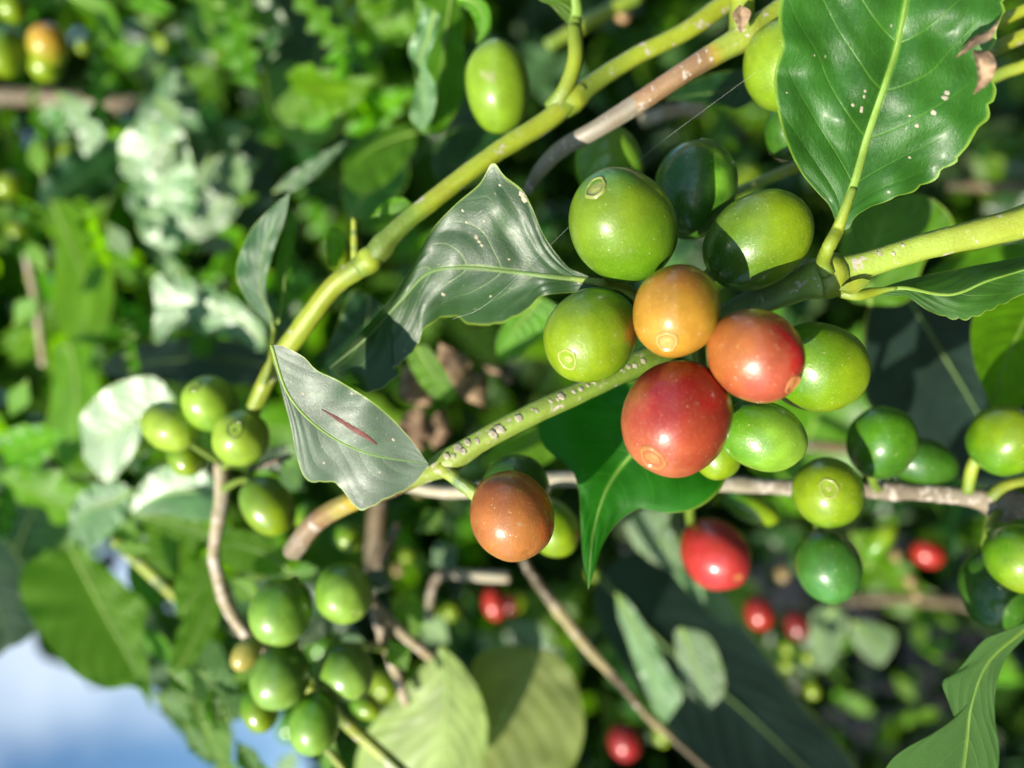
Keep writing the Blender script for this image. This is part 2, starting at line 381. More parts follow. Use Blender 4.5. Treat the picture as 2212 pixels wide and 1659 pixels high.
def branch(name, pts, mat, label, cat='branch', group=None, lumps=(), rough=.06, seg=20, stem='stem'):
    e = empty(name, W(*pts[0][:3]), label, cat, group)
    link(stem, tube_mesh(stem, pts, seg=seg, rough=rough, lumps=lumps, ridge=.05), e, mat)
    return e
def twig(parent, name, pts, mat, lumps=(), seg=12, rough=.08):
    return link(name, tube_mesh(name, pts, seg=seg, rough=rough, lumps=lumps), parent, mat)

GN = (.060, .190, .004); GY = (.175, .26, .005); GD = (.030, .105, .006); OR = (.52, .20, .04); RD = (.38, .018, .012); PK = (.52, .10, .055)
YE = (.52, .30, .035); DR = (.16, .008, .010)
def cherry(cx, cy, r, a, d, axis, c0, c1, label, blot=None, navel='g', seg=None, stalk=None, group='coffee cherries', nf=.2, to=None):
    """cx, cy, r (short), a (long half axis) in view px. axis: navel's place ('n', px, py) or a direction (right, up, to viewer)
    c0 colour at the stalk end, c1 at the navel end; blot: (direction, threshold, softness, colour)"""
    R_, A_ = r/F*d, a/F*d
    if axis[0] == 'n':
        ox, oy = (axis[1]-cx)/a, -(axis[2]-cy)/a; q = ox*ox+oy*oy
        if q > .97: s = (.97/q)**.5; ox *= s; oy *= s; q = .97
        ax = Vector((ox, oy, math.sqrt(1-q)))
    else: ax = Vector(axis).normalized()
    wd = V(*ax)
    root = empty('coffee_cherry', W(cx, cy, d), label, 'coffee cherry', group)
    root.rotation_euler = wd.to_track_quat('Z', 'Y').to_euler(); Rm = root.rotation_euler.to_matrix()
    seg = seg or (56 if r > 60 else 32 if r > 35 else 20); ring = seg*3//4
    seed = Vector((random.random()*50, random.random()*50, 3))
    vs_, cs, fs = [], [], []
    cap = .26 if r > 60 else .2
    for i in range(ring+1):
        th = PI*i/ring; th_ = max(th, .0)
        for k in range(seg):
            ph = 2*PI*k/seg
            rr = R_*math.sin(th)**.95; z = A_*math.cos(th)
            if th < cap*.62: z = A_*math.cos(cap*.62)-(.02*A_)*(1-th/(cap*.62))         # the end is pressed flat
            lo = 1+.040*noise.noise(Vector((math.sin(th)*math.cos(ph), math.sin(th)*math.sin(ph), math.cos(th)))*1.4+seed)
            lo += .010*math.cos(2*ph)*math.sin(th)                                      # two beans inside: faintly two-sided
            p = Vector((rr*math.cos(ph)*lo, rr*math.sin(ph)*lo, z*lo)); vs_.append(p)
            nl = p.normalized(); nw = Rm @ nl
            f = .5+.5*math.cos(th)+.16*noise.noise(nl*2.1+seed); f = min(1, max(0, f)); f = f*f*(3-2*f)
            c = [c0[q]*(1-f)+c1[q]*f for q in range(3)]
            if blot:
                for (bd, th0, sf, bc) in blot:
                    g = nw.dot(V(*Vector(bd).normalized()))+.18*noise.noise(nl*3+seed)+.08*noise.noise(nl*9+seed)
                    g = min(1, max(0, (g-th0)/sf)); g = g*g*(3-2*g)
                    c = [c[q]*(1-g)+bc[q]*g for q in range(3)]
            vr = 1+.16*noise.noise(nl*2.6+seed)+.10*noise.noise(nl*6+seed)+.07*noise.noise(nl*15+seed)
            cs.append([x*vr*(.84 if c[0] > c[1] else .92) for x in c])
    for i in range(ring):
        for k in range(seg):
            k2 = (k+1) % seg; fs.append((i*seg+k, (i+1)*seg+k, (i+1)*seg+k2, i*seg+k2))
    me = mesh_np('skin', vs_, fs, None, cs)
    bm = bmesh.new(); bm.from_mesh(me); bmesh.ops.remove_doubles(bm, verts=bm.verts, dist=R_*1e-4); bm.to_mesh(me); bm.free()
    sk = bpy.data.objects.new('skin', me); C.objects.link(sk); me.materials.append(M_FRUIT); sk.parent = root
    if navel:
        # ringed scar of the old flower: rim, dished disc, nub in the middle
        z0 = A_*math.cos(cap*.62); rn = R_*nf
        e_ = random.uniform(.7, 1.3); prof = [(1.20, -.12), (1.08, .02), (1.0, .06*e_), (.92, .03), (.84, -.05*e_), (.60, -.06*e_), (.36, -.04), (.17, .03*e_), (.08, .02), (0.0, -.02)]
        v2, f2 = [], []; sg = 32 if r > 60 else 16
        for (q, hgt) in prof:
            for k in range(sg):
                ph = 2*PI*k/sg; w_ = 1+.08*math.sin(2*ph+seed.x)+.05*math.sin(3*ph+seed.y)+.03*math.sin(7*ph)
                v2.append((rn*q*w_*math.cos(ph), rn*q*w_*math.sin(ph), z0+rn*hgt*1.2+R_*.004))
        for i in range(len(prof)-1):
            for k in range(sg):
                k2 = (k+1) % sg; f2.append((i*sg+k, i*sg+k2, (i+1)*sg+k2, (i+1)*sg+k))
        bc_ = {'g': (.30, .34, .10), 'o': (.50, .28, .08), 'd': (.045, .05, .012), 't': (.36, .33, .13)}[navel]; wt = .85 if navel == 'd' else .45
        rimc = [.80, .92, 1.05, .95, .62, .90, .95, 1.0, .8, .5]
        nc = [[(c1[q]*(1-wt)+bc_[q]*wt)*rimc[i]*(1+.25*noise.noise(Vector((i*2.0, k*.7, seed.x)))) for q in range(3)] for i in range(len(prof)) for k in range(sg)]
        nm = mesh_np('navel', v2, [f for f in f2], None, nc); nm.materials.append(M_FRUIT)
        no = bpy.data.objects.new('navel', nm); C.objects.link(no); no.parent = root
    if to is None and r > 90: to = (1500, 700, .130)
    if to is not None:
        inv = (Matrix.Translation(root.location) @ Rm.to_4x4()).inverted(); a0 = Vector((0, 0, -A_*.93)); b0 = inv @ W(*to); v3, f3 = [], []; sg = 10
        h0 = Vector((0, 0, -A_*1.25)); nn_ = 8; hint = Vector((.3, .8, .1)).normalized()
        for i in range(nn_+1):
            t = i/nn_; p = a0*(1-t)**2+h0*2*t*(1-t)+b0*t*t; tg = ((h0-a0)*(1-t)+(b0-h0)*t).normalized(); x_ = tg.cross(hint).normalized(); y_ = tg.cross(x_)
            q = R_*(.19-.05*math.sin(PI*t))
            for k in range(sg): v3.append(p+x_*q*math.cos(2*PI*k/sg)+y_*q*math.sin(2*PI*k/sg))
        for i in range(nn_):
            for k in range(sg): f3.append((i*sg+k, i*sg+(k+1) % sg, (i+1)*sg+(k+1) % sg, (i+1)*sg+k))
        sm = mesh_np('stalk', v3, f3, [(.02, .5)]*len(v3)); sm.materials.append(S_GREEN)
        s_ = bpy.data.objects.new('stalk', sm); C.objects.link(s_); s_.parent = root
    return root

# ------------------------------------------------------------------ the setting: soil below, hedge of bushes beyond
SKYP = [[(-60, 1418), (60, 1378), (100, 1398), (160, 1455), (230, 1492), (300, 1485), (330, 1540), (395, 1575), (440, 1620), (450, 1760), (-60, 1760)],
        [(228, 1215), (268, 1225), (282, 1290), (262, 1288)], [(310, 1310), (345, 1320), (365, 1375), (352, 1405), (322, 1395)],
        [(455, 1478), (480, 1500), (530, 1555), (600, 1560), (642, 1575), (640, 1760), (520, 1760)], [(30, 905), (62, 905), (62, 950), (30, 950)],
        [(728, 1372), (762, 1372), (762, 1398), (728, 1398)], [(-40, 1225), (14, 1225), (14, 1262), (-40, 1262)]]
def inside(x, y, P):
    r = False; j = len(P)-1
    for i in range(len(P)):
        xi, yi = P[i]; xj, yj = P[j]
        if (yi > y) != (yj > y) and x < (xj-xi)*(y-yi)/(yj-yi)+xi: r = not r
        j = i
    return r
def in_sky(x, y, pad=12):
    return any(inside(x+dx, y+dy, P) for P in SKYP for dx, dy in ((0, 0), (pad, 0), (-pad, 0), (0, pad), (0, -pad)))

gv, gf = [], []
nx = 60
for i in range(nx+1):
    for j in range(nx+1):
        a, b = (i/nx-.5)*2, (j/nx-.5)*2
        x, y = math.copysign(abs(a)**2.6*200, a), math.copysign(abs(b)**2.6*200, b)+1
        gv.append((x, y, .035*noise.noise(Vector((x*2.1, y*2.1, 0)))))
for i in range(nx):
    for j in range(nx):
        a = i*(nx+1)+j; gf.append((a, a+nx+1, a+nx+2, a+1))
g = link('ground', mesh_np('ground', gv, gf), None, M_SOIL); tag(g, kind='structure')

def unit_leaf(n, m, droop, wav, fold, wid, seed, tipw=1.0):
    """a coffee leaf one unit long: base at the origin, tip towards +X, upper side +Z"""
    rs = random.Random(seed); vs_, uvs, fs = [], [], []; ph = rs.random()*6; nv = 9
    for i in range(n+1):
        t = i/n; w = wid*(math.sin(PI*t**.88)**.85)*(1-.22*t)*.5 if 0 < t < 1 else .004
        if t > .86: w = wid*.5*max(.012, .40*((1-t)/.14)**1.3)*(1-.22*t)
        x = t*(1-.10*abs(droop)); z0 = -droop*t*t*.5+.05*math.sin(t*5+ph)*droop
        for j in range(-m, m+1):
            s = j/m; a = abs(s)
            z = z0+fold*a*w+wav*a*a*math.sin(2*PI*4.6*t+ph+(1.9 if j < 0 else 0))*.09*(1 if .05 < t < .97 else 0)
            z += .005*vein_relief(t, a, nv, .3)*math.sin(PI*min(1, a))
            vs_.append(Vector((x, s*w*(1-.12*fold), z))); uvs.append((t, .5+.5*s))
    W2 = 2*m+1
    for i in range(n):
        for j in range(W2-1):
            a = i*W2+j; fs.append((a, a+W2, a+W2+1, a+1))
    return vs_, fs, uvs
VAR = [unit_leaf(26, 5, dr, wv, fo, wd, 7+i) for i, (dr, wv, fo, wd) in enumerate(
    [(.25, .5, .25, .42), (.6, .8, .15, .40), (.1, .9, .45, .38), (.9, .6, .1, .44), (-.2, .7, .3, .36), (.5, 1.1, .6, .40), (.35, .4, -.2, .46)])]
VLOW = [unit_leaf(7, 2, dr, .6, fo, wd, 31+i) for i, (dr, fo, wd) in enumerate([(.3, .3, .42), (.7, .1, .4), (0, .5, .38), (.5, -.2, .45)])]
LM = {}
def lib(i, mat):
    if (i, mat.name) not in LM:
        me = mesh_np('leaf', *VAR[i]); me.materials.append(mat); LM[(i, mat.name)] = me
    return LM[(i, mat.name)]
def frame(xd, nrm):
    x = xd.normalized(); y = nrm.cross(x).normalized(); z = x.cross(y)
    return Matrix((x, y, z)).transposed()
EX = VAR[0][0][::11]
def lay(p, Rm, size, pts=EX):
    """view px of some points of a leaf"""
    res = []
    for e in pts:
        q = p+Rm @ (e*size)-CAM; dd = q.dot(-BK)
        if dd < .02: return None
        res.append((1106+q.dot(RT)/dd*F, 829.5-q.dot(UP)/dd*F))
    return res

# far bushes: beyond counting, one mass
rs = random.Random(5)
vv, ff, uu = [], [], []
cnt = 0; mi = []
while cnt < 13500:
    d = .60+2.4*rs.random()**1.3; px, py = rs.uniform(-450, 2650), rs.uniform(-350, 2500)
    if px > 1500 and 1150 < py < 1700 and (d < 1.2 or rs.random() < .6) and rs.random() < .9: continue
    p = W(px, py, d)
    if p.z < .02: continue
    nrm = (Vector((0, 0, 1))*.8+SUN*.3+Vector([rs.gauss(0, .65) for _ in range(3)])).normalized()
    xd = Vector([rs.gauss(0, 1), rs.gauss(0, 1), rs.gauss(-.4, .5)]); xd = (xd-nrm*xd.dot(nrm)).normalized()
    size = rs.uniform(.06, .14); Rm = frame(xd, nrm); va = rs.choice(VLOW)
    q = lay(p, Rm, size, va[0][::7])
    if q is None or any(in_sky(*k, 14) for k in q): cnt += .02; continue
    mi += [rs.choices([0, 1, 2], [3, 5, 3] if px < 900 else [3, 7, 1])[0]]*len(va[1]); b0 = len(vv); vv += [p+Rm @ (e*size) for e in va[0]]; ff += [tuple(b0+i for i in f) for f in va[1]]; uu += va[2]; cnt += 1  # colour mix imitates light: brighter at the left, shade-dark elsewhere
for k in range(2600):                    # nearer rows of leaves close the view through the middle
    d = rs.uniform(1.2, 3.2); px, py = rs.uniform(380, 1300), rs.uniform(350, 1500); p = W(px, py, d)
    nrm = (Vector((0, 0, 1))*.6+SUN*.4+Vector([rs.gauss(0, .5) for _ in range(3)])-BK*-.4).normalized()
    xd = Vector([rs.gauss(0, 1), rs.gauss(0, .5), rs.gauss(-.4, .7)]); xd = (xd-nrm*xd.dot(nrm)).normalized()
    size = rs.uniform(.12, .19); Rm = frame(xd, nrm); va = rs.choice(VLOW); q = lay(p, Rm, size, va[0][::7])
    if q is None or any(in_sky(*k2, 14) for k2 in q): continue
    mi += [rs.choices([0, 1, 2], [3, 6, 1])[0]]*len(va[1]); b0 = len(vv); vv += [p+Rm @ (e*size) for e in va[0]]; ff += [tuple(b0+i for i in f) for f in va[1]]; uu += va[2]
# unseen bush leaves added past the frame, below and left, to shade the view
for k in range(3800):
    z = rs.uniform(.28, 1.0)
    if k % 2 == 0 and z < .42: continue
    if k % 2: x, y = rs.uniform(-.6, .55), rs.uniform(-1.0, -.50*z-.02)
    else: x, y = rs.uniform(-1.0, -.66*z-.02), rs.uniform(-.9, .4)
    p = CAM+V(x, y, -z); nrm = (Vector((0, 0, 1))*.8+SUN*.3+Vector([rs.gauss(0, .65) for _ in range(3)])).normalized()
    if any(in_sky(*W_, 60) for W_ in [(1106+x/z*F, 829.5-y/z*F)]): continue
    xd = Vector([rs.gauss(0, 1), rs.gauss(0, 1), rs.gauss(-.4, .5)]); xd = (xd-nrm*xd.dot(nrm)).normalized()
    size = rs.uniform(.05, .09); Rm = frame(xd, nrm); va = rs.choice(VLOW)
    q = lay(p, Rm, size, va[0][::7])
    if q is None or any(-20 < a < 2232 and -20 < b < 1680 for a, b in q): continue
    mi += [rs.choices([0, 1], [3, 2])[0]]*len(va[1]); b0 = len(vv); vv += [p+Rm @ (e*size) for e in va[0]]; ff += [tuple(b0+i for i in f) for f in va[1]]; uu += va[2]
o = link('far_foliage', mesh_np('far_foliage', vv, ff, uu), None, M_RAG)
o.data.materials.append(M_RAGD); o.data.materials.append(M_RAGB); o.data.polygons.foreach_set('material_index', mi)
tag(o, 'mass of distant coffee foliage filling the gaps behind the near bush', 'foliage', kind='stuff')

# ------------------------------------------------------------------ the bush behind: leaves and twigs one by one
bush = empty('coffee_bush', W(1106, 829, .45), 'leafy coffee bush out of focus behind the fruiting branches', 'coffee bush')
KEEP = [(1250, 560, 1900, 1040)]
made = 0; tries = 0
while made < 250 and tries < 9000:
    tries += 1
    d = rs.uniform(.26, .75)
    px, py = rs.uniform(-250, 2450), rs.uniform(-250, 1900)
    # the lower right looks down between the branches into shade: fewer leaves
    if px > 1560 and py > 1180 and rs.random() < .85: continue
    p = W(px, py, d)
    nrm = (Vector((0, 0, 1))*.65+SUN*(.9 if made < 110 else .35)+Vector([rs.gauss(0, .6) for _ in range(3)])).normalized()
    xd = Vector([rs.gauss(0, 1), rs.gauss(-.2, .8), rs.gauss(-.7, .6)]); xd = (xd-nrm*xd.dot(nrm)).normalized()
    size = rs.uniform(.055, .115)
    if made < 110:                       # the left is a busy thicket of small lit leaves
        px, py = rs.uniform(-120, 900), rs.uniform(-100, 1200); d = rs.uniform(.21, .40); p = W(px, py, d); size = rs.uniform(.018, .048)
        if px < 170 and 250 < py < 850 and d < .26 or px < 230 and py < 260: continue
        if 480 < px and 400 < py or 250 < px < 560 and 220 < py < 540: continue
    Rm = frame(xd, nrm)
    q = lay(p, Rm, size)
    if q is None or any(in_sky(*k, 10) for k in q): continue
    tip = p+xd*size
    if (tip-CAM).dot(-BK) < (.18 if made < 110 else .22): continue
    mat = rs.choices([M_LEAF, M_DARK, M_BRIGHT, M_GLARE], [4, 2, 6, 2] if made < 110 else [4, 5, 1.7, .8])[0]  # brighter colours for the lit left, darker ones for the shaded rest
    o = bpy.data.objects.new('leaf', lib(rs.randrange(len(VAR)), mat)); C.objects.link(o); o.parent = bush
    mm_ = Rm.to_4x4() @ Matrix.Scale(size, 4); mm_.translation = p-bush.location; o.matrix_local = mm_
    made += 1

def bleaf(*a, **k): k.setdefault('rib_r', 4); k.setdefault('quilt', .12); return leaf(bush, *a, **k)
# --- leaves of the bush that can be singled out, left part
GL = (-.30, -.25)
bleaf([(122, 198), (165, 235), (200, 290), (186, 340)], [(150, 205), (215, 240), (225, 275), (222, 305)], [(128, 215), (150, 262), (168, 290), (172, 320)], .26, (-.1, -.35), .1, M_GLARE, 'small wavy pale leaf near the upper left')
bleaf([(395, 275), (372, 240), (345, 300), (345, 380)], [(415, 262), (376, 214), (326, 228), (318, 330)], [(418, 272), (410, 300), (385, 345), (365, 375)], .27, GL, .1, M_GLARE, 'upper pale leaf of the glaring clump')
bleaf([(330, 262), (345, 350), (352, 440), (350, 540)], [(300, 262), (258, 312), (275, 370), (298, 420), (302, 503)], [(390, 280), (412, 340), (424, 417), (417, 515)], .255, (-.12, -.34), .08, M_GLARE, 'large pale glaring leaf in the middle of the bright clump', wave=.9)
bleaf([(534, 285), (480, 300), (435, 360), (415, 440)], [(520, 268), (470, 258), (400, 280), (398, 370)], [(528, 300), (492, 325), (460, 350), (438, 410)], .265, (-.1, -.3), .1, M_GLARE, 'pale leaf at the right of the bright clump')
bleaf([(560, 350), (510, 400), (470, 450), (412, 520)], [(500, 330), (460, 350), (430, 430), (405, 480)], [(548, 375), (516, 450), (488, 488), (440, 515)], .25, (-.05, -.3), .1, M_GLARE, 'soft grey-green leaf low in the bright clump', wave=.6)
bleaf([(590, 300), (540, 380), (500, 450), (440, 540)], [(540, 280), (450, 300), (430, 400), (420, 500)], [(600, 380), (590, 460), (540, 520), (480, 550)], .29, (.5, .2), 0, M_TEAL, 'slate dark leaf behind the bright clump')
bleaf([(462, 10), (540, 30), (632, 83)], [(520, -20), (585, -5), (620, 50)], [(500, 35), (555, 55), (600, 72)], .24, (-.15, -.3), .1, M_GLARE, 'pale pointed leaf at the top edge')
bleaf([(400, 30), (450, 60), (500, 85), (575, 60)], [(420, 10), (480, 5), (545, 20), (575, 40)], [(405, 75), (440, 112), (510, 112), (560, 85)], .27, (-.2, .1), 0, M_LEAF, 'mid-green leaf under the pale pointed leaf')
bleaf([(700, -60), (690, 60), (680, 180), (655, 330)], [(600, -40), (575, 60), (572, 180), (600, 280)], [(790, -40), (782, 60), (780, 180), (730, 280)], .25, (.35, .15), 0, M_DARK, 'wide dark leaf hanging near the top, left of the pale fruit')
bleaf([(700, 152), (660, 205), (612, 268)], [(672, 148), (630, 190), (595, 230)], [(708, 190), (680, 240), (640, 272)], .235, (-.1, -.1), .1, M_BRIGHT, 'light green leaf tip over the wide dark leaf')
bleaf([(715, 215), (700, 250), (655, 278)], [(700, 212), (680, 235), (650, 262)], [(718, 240), (702, 278), (670, 282)], .237, (-.1, -.1), .1, M_BRIGHT)
bleaf([(150, -10), (215, 25), (245, 85), (290, 145)], [(180, -20), (238, 10), (262, 75), (300, 135)], [(160, 12), (200, 38), (222, 90), (262, 150)], .25, (0, 0), .2, M_BRIGHT, 'narrow bright green leaf arching from the top edge')
bleaf([(330, 160), (380, 180), (440, 165), (470, 150)], [(345, 140), (390, 150), (440, 140)], [(340, 190), (385, 215), (440, 185)], .28, (0, 0), .1, M_BRIGHT)
bleaf([(110, 430), (150, 520), (190, 640), (170, 760)], [(118, 500), (118, 600), (125, 700)], [(165, 445), (225, 520), (245, 640), (220, 730)], .26, (-.35, .1), 0, M_BRIGHT, 'broad bright green translucent leaf at the left', quilt=.1)
bleaf([(150, 740), (165, 830), (160, 920), (130, 1010)], [(115, 760), (112, 850), (100, 940)], [(200, 750), (212, 850), (188, 950), (160, 1000)], .25, (-.35, .1), 0, M_BRIGHT, quilt=.1)
bleaf([(590, 415), (655, 375), (752, 303)], [(620, 380), (690, 335)], [(640, 408), (700, 360)], .19, (-.1, -.2), .1, M_GREY, 'slim leaf pointing up right above the narrow hanging leaf')
bleaf([(575, 740), (520, 690), (440, 660), (335, 660)], [(560, 690), (480, 630), (400, 600), (333, 596)], [(560, 757), (500, 728), (444, 722), (385, 712), (335, 740)], .215, (-.12, -.32), .05, M_GLARE, 'frilled pale leaf left of the narrow hanging leaf', wave=1.3, wf=6)
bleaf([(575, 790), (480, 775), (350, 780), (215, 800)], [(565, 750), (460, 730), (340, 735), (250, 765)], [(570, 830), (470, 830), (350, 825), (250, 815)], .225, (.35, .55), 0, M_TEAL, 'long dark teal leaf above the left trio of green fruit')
bleaf([(380, 862), (300, 905), (230, 945), (178, 960)], [(335, 816), (270, 822), (222, 846), (176, 898)], [(310, 895), (300, 955), (240, 1036), (188, 1000)], .20, (-.15, -.33), .05, M_GLARE, 'pale glaring leaf beside the left trio of green fruit', tooth=.08)
bleaf([(470, 1060), (410, 1060), (350, 1070), (283, 1108)], [(450, 1025), (410, 1003), (351, 1010), (300, 1052)], [(460, 1120), (420, 1125), (350, 1112), (300, 1112)], .20, (-.2, .05), .3, M_GLARE, 'folded pale leaf below the left trio of green fruit')
bleaf([(285, 1108), (350, 1125), (400, 1145), (455, 1165)], [(330, 1103), (400, 1118), (450, 1140)], [(310, 1130), (370, 1160), (420, 1175)], .205, (0, .4), .1, M_BRIGHT, 'yellow-green leaf strip under the folded pale leaf', flip=True)
bleaf([(455, 1150), (400, 1200), (350, 1220), (290, 1215)], [(440, 1195), (410, 1235), (350, 1245)], [(430, 1140), (360, 1150), (300, 1180)], .21, (0, .5), 0, M_BRIGHT, flip=True)
bleaf([(630, 1235), (570, 1195), (510, 1180), (458, 1192)], [(600, 1170), (540, 1145), (490, 1150)], [(600, 1240), (550, 1240), (500, 1225)], .185, (.2, .4), .0, M_BRIGHT, 'bright green leaf crossing in front of the left tan twig', flip=True)
bleaf([(153, 1185), (195, 1265), (243, 1354), (290, 1440), (328, 1535)], [(160, 1172), (225, 1222), (280, 1272), (320, 1312), (308, 1365), (322, 1450)], [(60, 1215), (45, 1290), (98, 1385), (158, 1452), (226, 1488), (292, 1484)], .21, (.15, .35), .12, M_BRIGHT, 'big scalloped leaf against the blue sky at lower left', wave=.8, wf=6, rib_r=6, flip=True)
bleaf([(-60, 1180), (-20, 1270), (0, 1340), (20, 1400)], [(0, 1160), (60, 1240), (90, 1330), (60, 1380)], [(-90, 1250), (-60, 1350), (-20, 1420)], .23, (.2, .3), 0, M_DARK, 'dark green leaf above the sky at the left edge')
bleaf([(20, 1240), (60, 1130), (110, 1060), (200, 1060)], [(0, 1160), (20, 1080), (110, 1020)], [(80, 1240), (130, 1180), (190, 1120)], .25, (.3, .3), 0, M_DARK)
bleaf([(290, 1060), (230, 1090), (190, 1100), (150, 1160)], [(250, 1040), (190, 1050), (152, 1100)], [(270, 1120), (230, 1160), (185, 1190)], .215, (-.1, .1), .1, M_GLARE, wave=.8)
bleaf([(395, 1320), (420, 1290), (450, 1240), (480, 1200)], [(380, 1330), (380, 1260), (440, 1200)], [(420, 1330), (460, 1290), (480, 1240)], .20, (.2, .4), .0, M_BRIGHT, flip=True)
bleaf([(385, 1450), (420, 1380), (455, 1300), (500, 1240)], [(365, 1440), (385, 1360), (430, 1290)], [(420, 1430), (470, 1350), (490, 1280)], .195, (.3, .3), .1, M_BRIGHT, 'narrow yellow-green leaf left of the curved tan twig', flip=True)
bleaf([(500, 1560), (470, 1500), (440, 1440), (420, 1380)], [(530, 1540), (500, 1450), (470, 1390)], [(450, 1530), (400, 1490), (385, 1420)], .22, (.2, .4), .1, M_LEAF, flip=True)
bleaf([(480, 1640), (450, 1570), (400, 1520), (340, 1500)], [(505, 1590), (470, 1510), (400, 1480)], [(450, 1650), (400, 1590), (350, 1540)], .24, (.1, .3), .1, M_LEAF, tooth=.15)
bleaf([(350, 1205), (310, 1240), (295, 1270), (300, 1300)], [(360, 1250), (350, 1300), (325, 1310)], [(320, 1190), (280, 1210), (278, 1260)], .22, (.1, .3), .1, M_LEAF)
# --- top middle
bleaf([(985, -60), (965, 60), (950, 170), (925, 290)], [(905, -40), (898, 50), (892, 120), (900, 200), (885, 250), (908, 286)], [(1005, -40), (1002, 80), (1003, 200), (960, 280)], .165, (.25, .1), -.25, M_LEAF, 'hanging leaf with a pale frilled edge left of the pale elongated fruit', wave=1.1, wf=5)
bleaf([(940, 20), (925, 80), (905, 140), (915, 205), (912, 285)], [(915, 20), (895, 70), (882, 110), (900, 180), (884, 245)], [(950, 40), (938, 90), (920, 140), (942, 190), (935, 250)], .158, (-.2, -.2), .3, M_GLARE, 'pale ruffled leaf margin hanging at the top', wave=1.4, wf=4)
bleaf([(985, -8), (1030, 10), (1045, 50), (1030, 98)], [(1010, -18), (1052, 10), (1058, 60)], [(990, 8), (1015, 25), (1030, 60)], .152, (-.2, -.1), .2, M_BRIGHT, 'short curled bright leaf over the pale elongated fruit')
bleaf([(1110, 280), (1060, 330), (1000, 360), (930, 350)], [(1090, 250), (1030, 270), (960, 290)], [(1080, 340), (1010, 400), (950, 390)], .19, (.3, .2), 0, M_DARK, 'dark leaf behind the diagonal green branch')
bleaf([(900, 285), (850, 300), (790, 330), (740, 390)], [(870, 270), (800, 285), (745, 330)], [(890, 330), (840, 390), (780, 420)], .20, (.1, .4), .1, M_LEAF, 'dim green leaf above the diagonal branch')
bleaf([(830, 300), (815, 370), (780, 430), (760, 480)], [(800, 290), (760, 360), (740, 420)], [(870, 320), (880, 390), (830, 450)], .21, (.4, .2), 0, M_DARK)
bleaf([(1640, 165), (1570, 195), (1500, 205), (1440, 215)], [(1620, 150), (1540, 160), (1470, 190)], [(1628, 215), (1592, 236), (1560, 226), (1500, 222)], .155, (.1, .5), .0, M_DARK, 'dark leaf with bright lower edge under the brown-green branch')
# --- right
bleaf([(1880, 660), (1882, 560), (1900, 490), (1935, 425)], [(1830, 640), (1812, 555), (1835, 480), (1890, 440)], [(1960, 650), (2000, 560), (2060, 500), (2040, 450), (1985, 418)], .165, (-.15, -.2), 0, M_LEAF, 'soft green leaf behind the thick fruiting stem')
bleaf([(1960, 640), (2040, 770), (2110, 890), (2190, 1060)], [(1880, 660), (1862, 780), (1880, 880), (1990, 960), (2080, 1040)], [(2080, 640), (2140, 760), (2190, 870), (2240, 980)], .185, (.45, .3), 0, M_TEAL, 'large dark blue-green leaf behind the right-hand fruit', rib_r=5)
bleaf([(2250, 620), (2200, 720), (2165, 800), (2138, 880)], [(2130, 650), (2098, 700), (2103, 780), (2128, 850)], [(2300, 700), (2260, 820), (2200, 880)], .15, (.2, .3), .1, M_BRIGHT, 'yellow-edged green leaf at the right edge')
bleaf([(2230, 560), (2150, 590), (2060, 600), (1980, 620)], [(2200, 520), (2100, 540), (2020, 580)], [(2220, 620), (2140, 650), (2050, 650)], .20, (0, 0), 0, M_LEAF)
# --- bottom middle and right
bleaf([(955, 1395), (968, 1480), (962, 1570), (950, 1720)], [(925, 1425), (860, 1500), (800, 1570), (768, 1650), (790, 1720)], [(1000, 1440), (1036, 1500), (1053, 1569), (1043, 1640), (1000, 1720)], .19, (-.1, -.15), -.1, M_PALE, 'pale yellow-green leaf showing its underside at the bottom', wave=.7, quilt=.3)
bleaf([(1165, 1400), (1110, 1500), (1060, 1600), (1000, 1740)], [(1088, 1393), (1026, 1423), (1010, 1500), (980, 1650)], [(1212, 1423), (1250, 1490), (1262, 1580), (1230, 1670), (1140, 1760)], .205, (.0, .25), .1, M_PALE, 'broad half-shaded leaf right of the yellow-green one', wave=.5, quilt=.25)
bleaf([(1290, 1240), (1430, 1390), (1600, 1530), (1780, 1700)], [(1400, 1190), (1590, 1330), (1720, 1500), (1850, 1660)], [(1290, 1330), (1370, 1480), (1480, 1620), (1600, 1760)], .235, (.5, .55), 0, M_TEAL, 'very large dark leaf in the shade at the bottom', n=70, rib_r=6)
bleaf([(1331, 1280), (1378, 1370), (1410, 1460), (1436, 1565)], [(1358, 1300), (1408, 1378), (1445, 1450), (1474, 1502)], [(1336, 1330), (1354, 1380), (1375, 1440), (1412, 1530)], .215, (-.1, -.1), 0, M_GLARE, 'long pale green leaf hanging over the dark one', wave=.5)
bleaf([(1470, 1355), (1495, 1410), (1515, 1470), (1530, 1536)], [(1524, 1371), (1551, 1413), (1566, 1489)], [(1458, 1368), (1464, 1430), (1486, 1493)], .21, (-.15, -.2), 0, M_GLARE, 'pale folded leaf left of centre in the bottom right shade')
bleaf([(1420, 1170), (1480, 1225), (1540, 1290), (1582, 1355)], [(1455, 1180), (1530, 1235), (1588, 1325)], [(1430, 1200), (1480, 1270), (1540, 1330)], .225, (-.1, -.2), 0, M_GLARE, 'pale leaf strip under the bright red fruit')
bleaf([(1370, 1105), (1400, 1160), (1440, 1180), (1470, 1240)], [(1440, 1100), (1445, 1140), (1475, 1190)], [(1350, 1130), (1370, 1180), (1420, 1220)], .22, (-.1, -.2), 0, M_GLARE)
bleaf([(1805, 1310), (1775, 1350), (1765, 1400), (1775, 1450)], [(1830, 1340), (1820, 1390), (1800, 1430)], [(1760, 1320), (1745, 1370), (1755, 1420)], .30, (-.15, -.25), 0, M_GLARE, 'small bright glaring leaf in the lower right shade')
